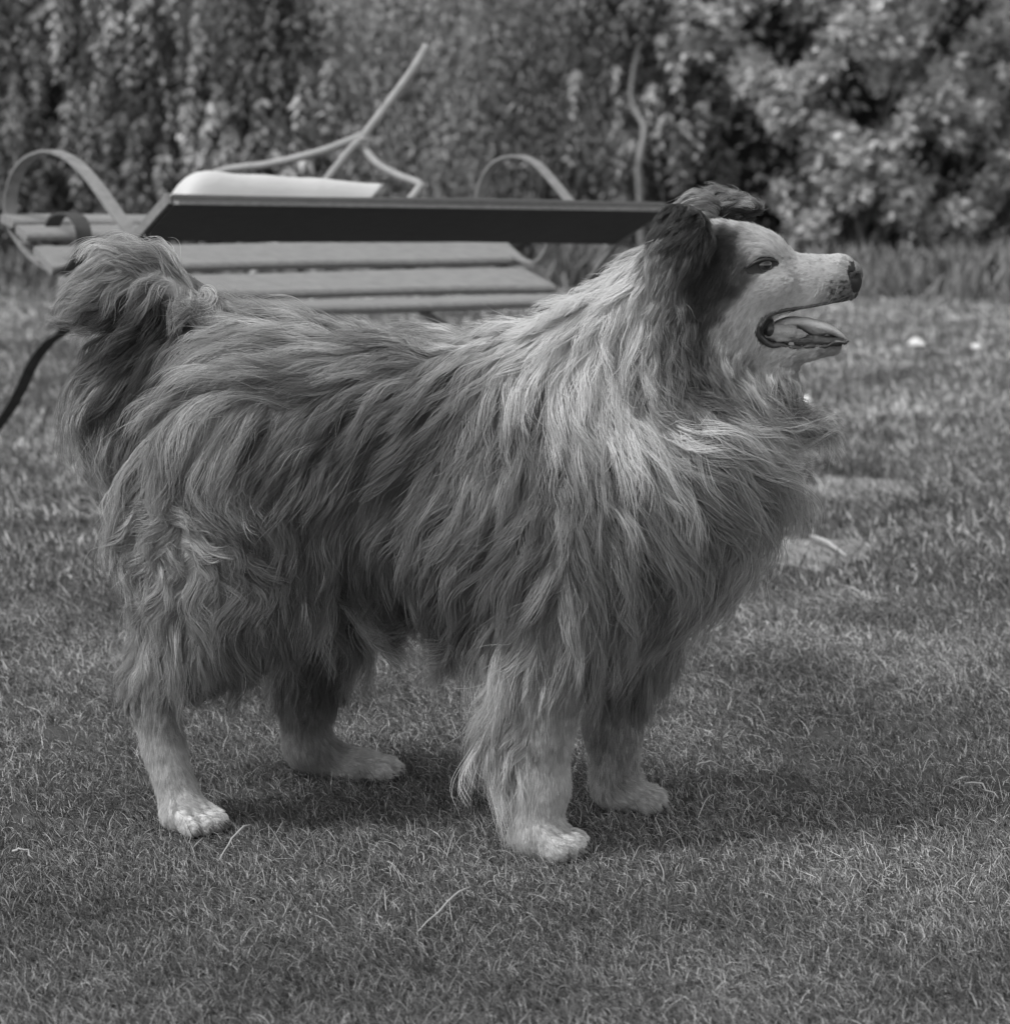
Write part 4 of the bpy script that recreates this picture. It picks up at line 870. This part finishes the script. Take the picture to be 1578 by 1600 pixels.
# glossy bush: whorls of large oval leaves, a dark hollow low on its left
BUSH = empty('glossy_bush', (at(1330, 437, 13.6)[0], 13.6, 0), 'large bush with pale glossy oval leaves at the right, behind the dog\'s head', 'bush')
P = []; D = []; Tn = []; Ls = []
tipsB = []
for _ in range(7000):
    px_ = rng.normal(1330, 150); py_ = rng.uniform(-110, 415); yy = 13.2 + rng.uniform(0, 1.1) + .5 * abs(px_ - 1330) / 250
    if px_ < 1040 or px_ > 1640: continue
    if ((px_ - 1140) / 75) ** 2 + ((py_ - 245) / 95) ** 2 < 1 and yy < 14.6: continue
    if py_ > 320 and px_ < 1230: continue
    dn = math.sin(px_ * .023 + 2) * math.sin(py_ * .03) + .4 * math.sin(px_ * .061 + py_ * .05)
    if rng.uniform() > .36 + .9 * dn: continue
    s = at(px_, py_, yy); k = rng.integers(5, 10); th = rng.uniform(0, 6.28) + np.arange(k) * 6.283 / k + rng.normal(0, .2, k); tipsB.append(s)
    el = rng.uniform(-.45, .35); q = np.stack([np.cos(th), -.25 + .25 * np.sin(th), np.sin(th) * .8 + el], -1) + rng.normal(0, .2, (k, 3))
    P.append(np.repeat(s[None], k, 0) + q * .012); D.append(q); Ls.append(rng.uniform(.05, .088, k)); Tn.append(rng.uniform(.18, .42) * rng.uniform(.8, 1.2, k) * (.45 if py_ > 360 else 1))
P, D, Tn, Ls = map(np.concatenate, (P, D, Tn, Ls)); order = np.argsort(P[:, 1] + .002 * rng.normal(size=len(P)) * 100 + np.where((P[:, 0] < at(1050, 0, 13.5)[0]) | (P[:, 0] > at(1530, 0, 13.5)[0]) | (P[:, 2] > at(0, 40, 13.5)[2]), 5, 0))
big = order[:300]; rest = order[300:]
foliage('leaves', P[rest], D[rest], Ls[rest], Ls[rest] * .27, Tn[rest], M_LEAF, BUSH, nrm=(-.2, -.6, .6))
N1 = np.array([(0, -.2, 1.0)]); protos = []
for i in range(6):
    v, f = leaves_mesh(np.zeros((1, 3)), np.array([(1., 0, .0)]), N1, np.array([.105 + .004 * i]), np.array([.028 + .002 * i])); me = bpy.data.meshes.new('leaf'); me.from_pydata(v.tolist(), [], f.tolist())
    a_ = me.attributes.new('tone', 'FLOAT', 'POINT'); a_.data.foreach_set('value', np.full(7, .22 + .05 * i, np.float32)); me.materials.append(M_LEAF); protos.append(me)
for i in big:
    o = bpy.data.objects.new('leaf', protos[rng.integers(0, 6)]); C.objects.link(o); o.parent = BUSH; o.location = Vector(P[i]) - BUSH.location
    d = Vector(D[i]).normalized(); nn_ = (Vector((-.2, -.6, .6)) + Vector(rng.normal(0, .35, 3))); sd_ = nn_.cross(d).normalized(); o.rotation_euler = Matrix((d, sd_, d.cross(sd_))).transposed().to_euler(); o.scale = (Ls[i] / .125,) * 3
stems(BUSH, np.array(BUSH.location), [tipsB[i] + np.array((0, .5, 0)) for i in rng.choice(len(tipsB), 9)], .02)

# dense dark hedge closing the garden
HEDGE = empty('hedge', (0, 16.6, 0), 'tall dense dark hedge closing the garden behind all the shrubs', 'hedge')
V = []; n, m_ = 90, 18
for j in range(m_ + 1):
    for i in range(n + 1):
        x = -13 + 26 * i / n; z = 4.2 * j / m_
        V.append((x, 16.5 + .35 * noise.noise((x * .8, z * .8, 1)) + .15 * noise.noise((x * 3, z * 3, 2)) + (0 if j < m_ else 1.2), z))
N_ = len(V); V += [(x, y + 2.0 - (0 if k_ // (n + 1) < m_ else 1.2), z) for k_, (x, y, z) in enumerate(V)]
Fc = [(j * (n + 1) + i, j * (n + 1) + i + 1, (j + 1) * (n + 1) + i + 1, (j + 1) * (n + 1) + i) for j in range(m_) for i in range(n)]
Fc += [tuple(N_ + k_ for k_ in f[::-1]) for f in Fc]
Fc += [(m_ * (n + 1) + i, m_ * (n + 1) + i + 1, N_ + m_ * (n + 1) + i + 1, N_ + m_ * (n + 1) + i) for i in range(n)]
mesh_obj('hedge_core', V, Fc, mat('hedge_shade', col=.035, rough=1, spec=.05, noise_amt=.5, noise_scale=8, bump=1, bump_scale=14), HEDGE)  # lumpy core behind the leaves, near-black to stand for interior shade
n = 26000; x = rng.uniform(-7, 7, n); z = rng.uniform(0, 4.1, n); P = np.stack([x, 16.35 - rng.exponential(.18, n), z], -1)
D = rng.normal(0, .6, (n, 3)) + (0, -.3, -.2); Ls = rng.uniform(.05, .11, n); foliage('foliage', P, D, Ls, Ls * .25, .06 + .12 * vnoise(x, z, .35, 4) * rng.uniform(.5, 1.4, n), M_LEAF2, HEDGE)
# low growth at the shrubs' feet
n = 16000; x = rng.uniform(-4.5, 4.5, n); y = 12.9 + rng.uniform(0, 1, n) ** 1.4 * 1.6 - 2.4 * vnoise(x, x * 0, .7, 12) * rng.uniform(0, 1, n) ** 2; P = np.stack([x, y, np.zeros(n)], -1); D = rng.normal(0, .35, (n, 3)) + (0, -.1, 1); Ls = rng.uniform(.06, .26, n) * (.3 + 1.2 * vnoise(x, y, .5, 9))
g_ = foliage('undergrowth', P, D, Ls, Ls * .07, rng.uniform(.10, .3, n), M_LEAF2, None); tag(g_, 'low grassy growth at the foot of the shrubs', 'undergrowth', kind='stuff')
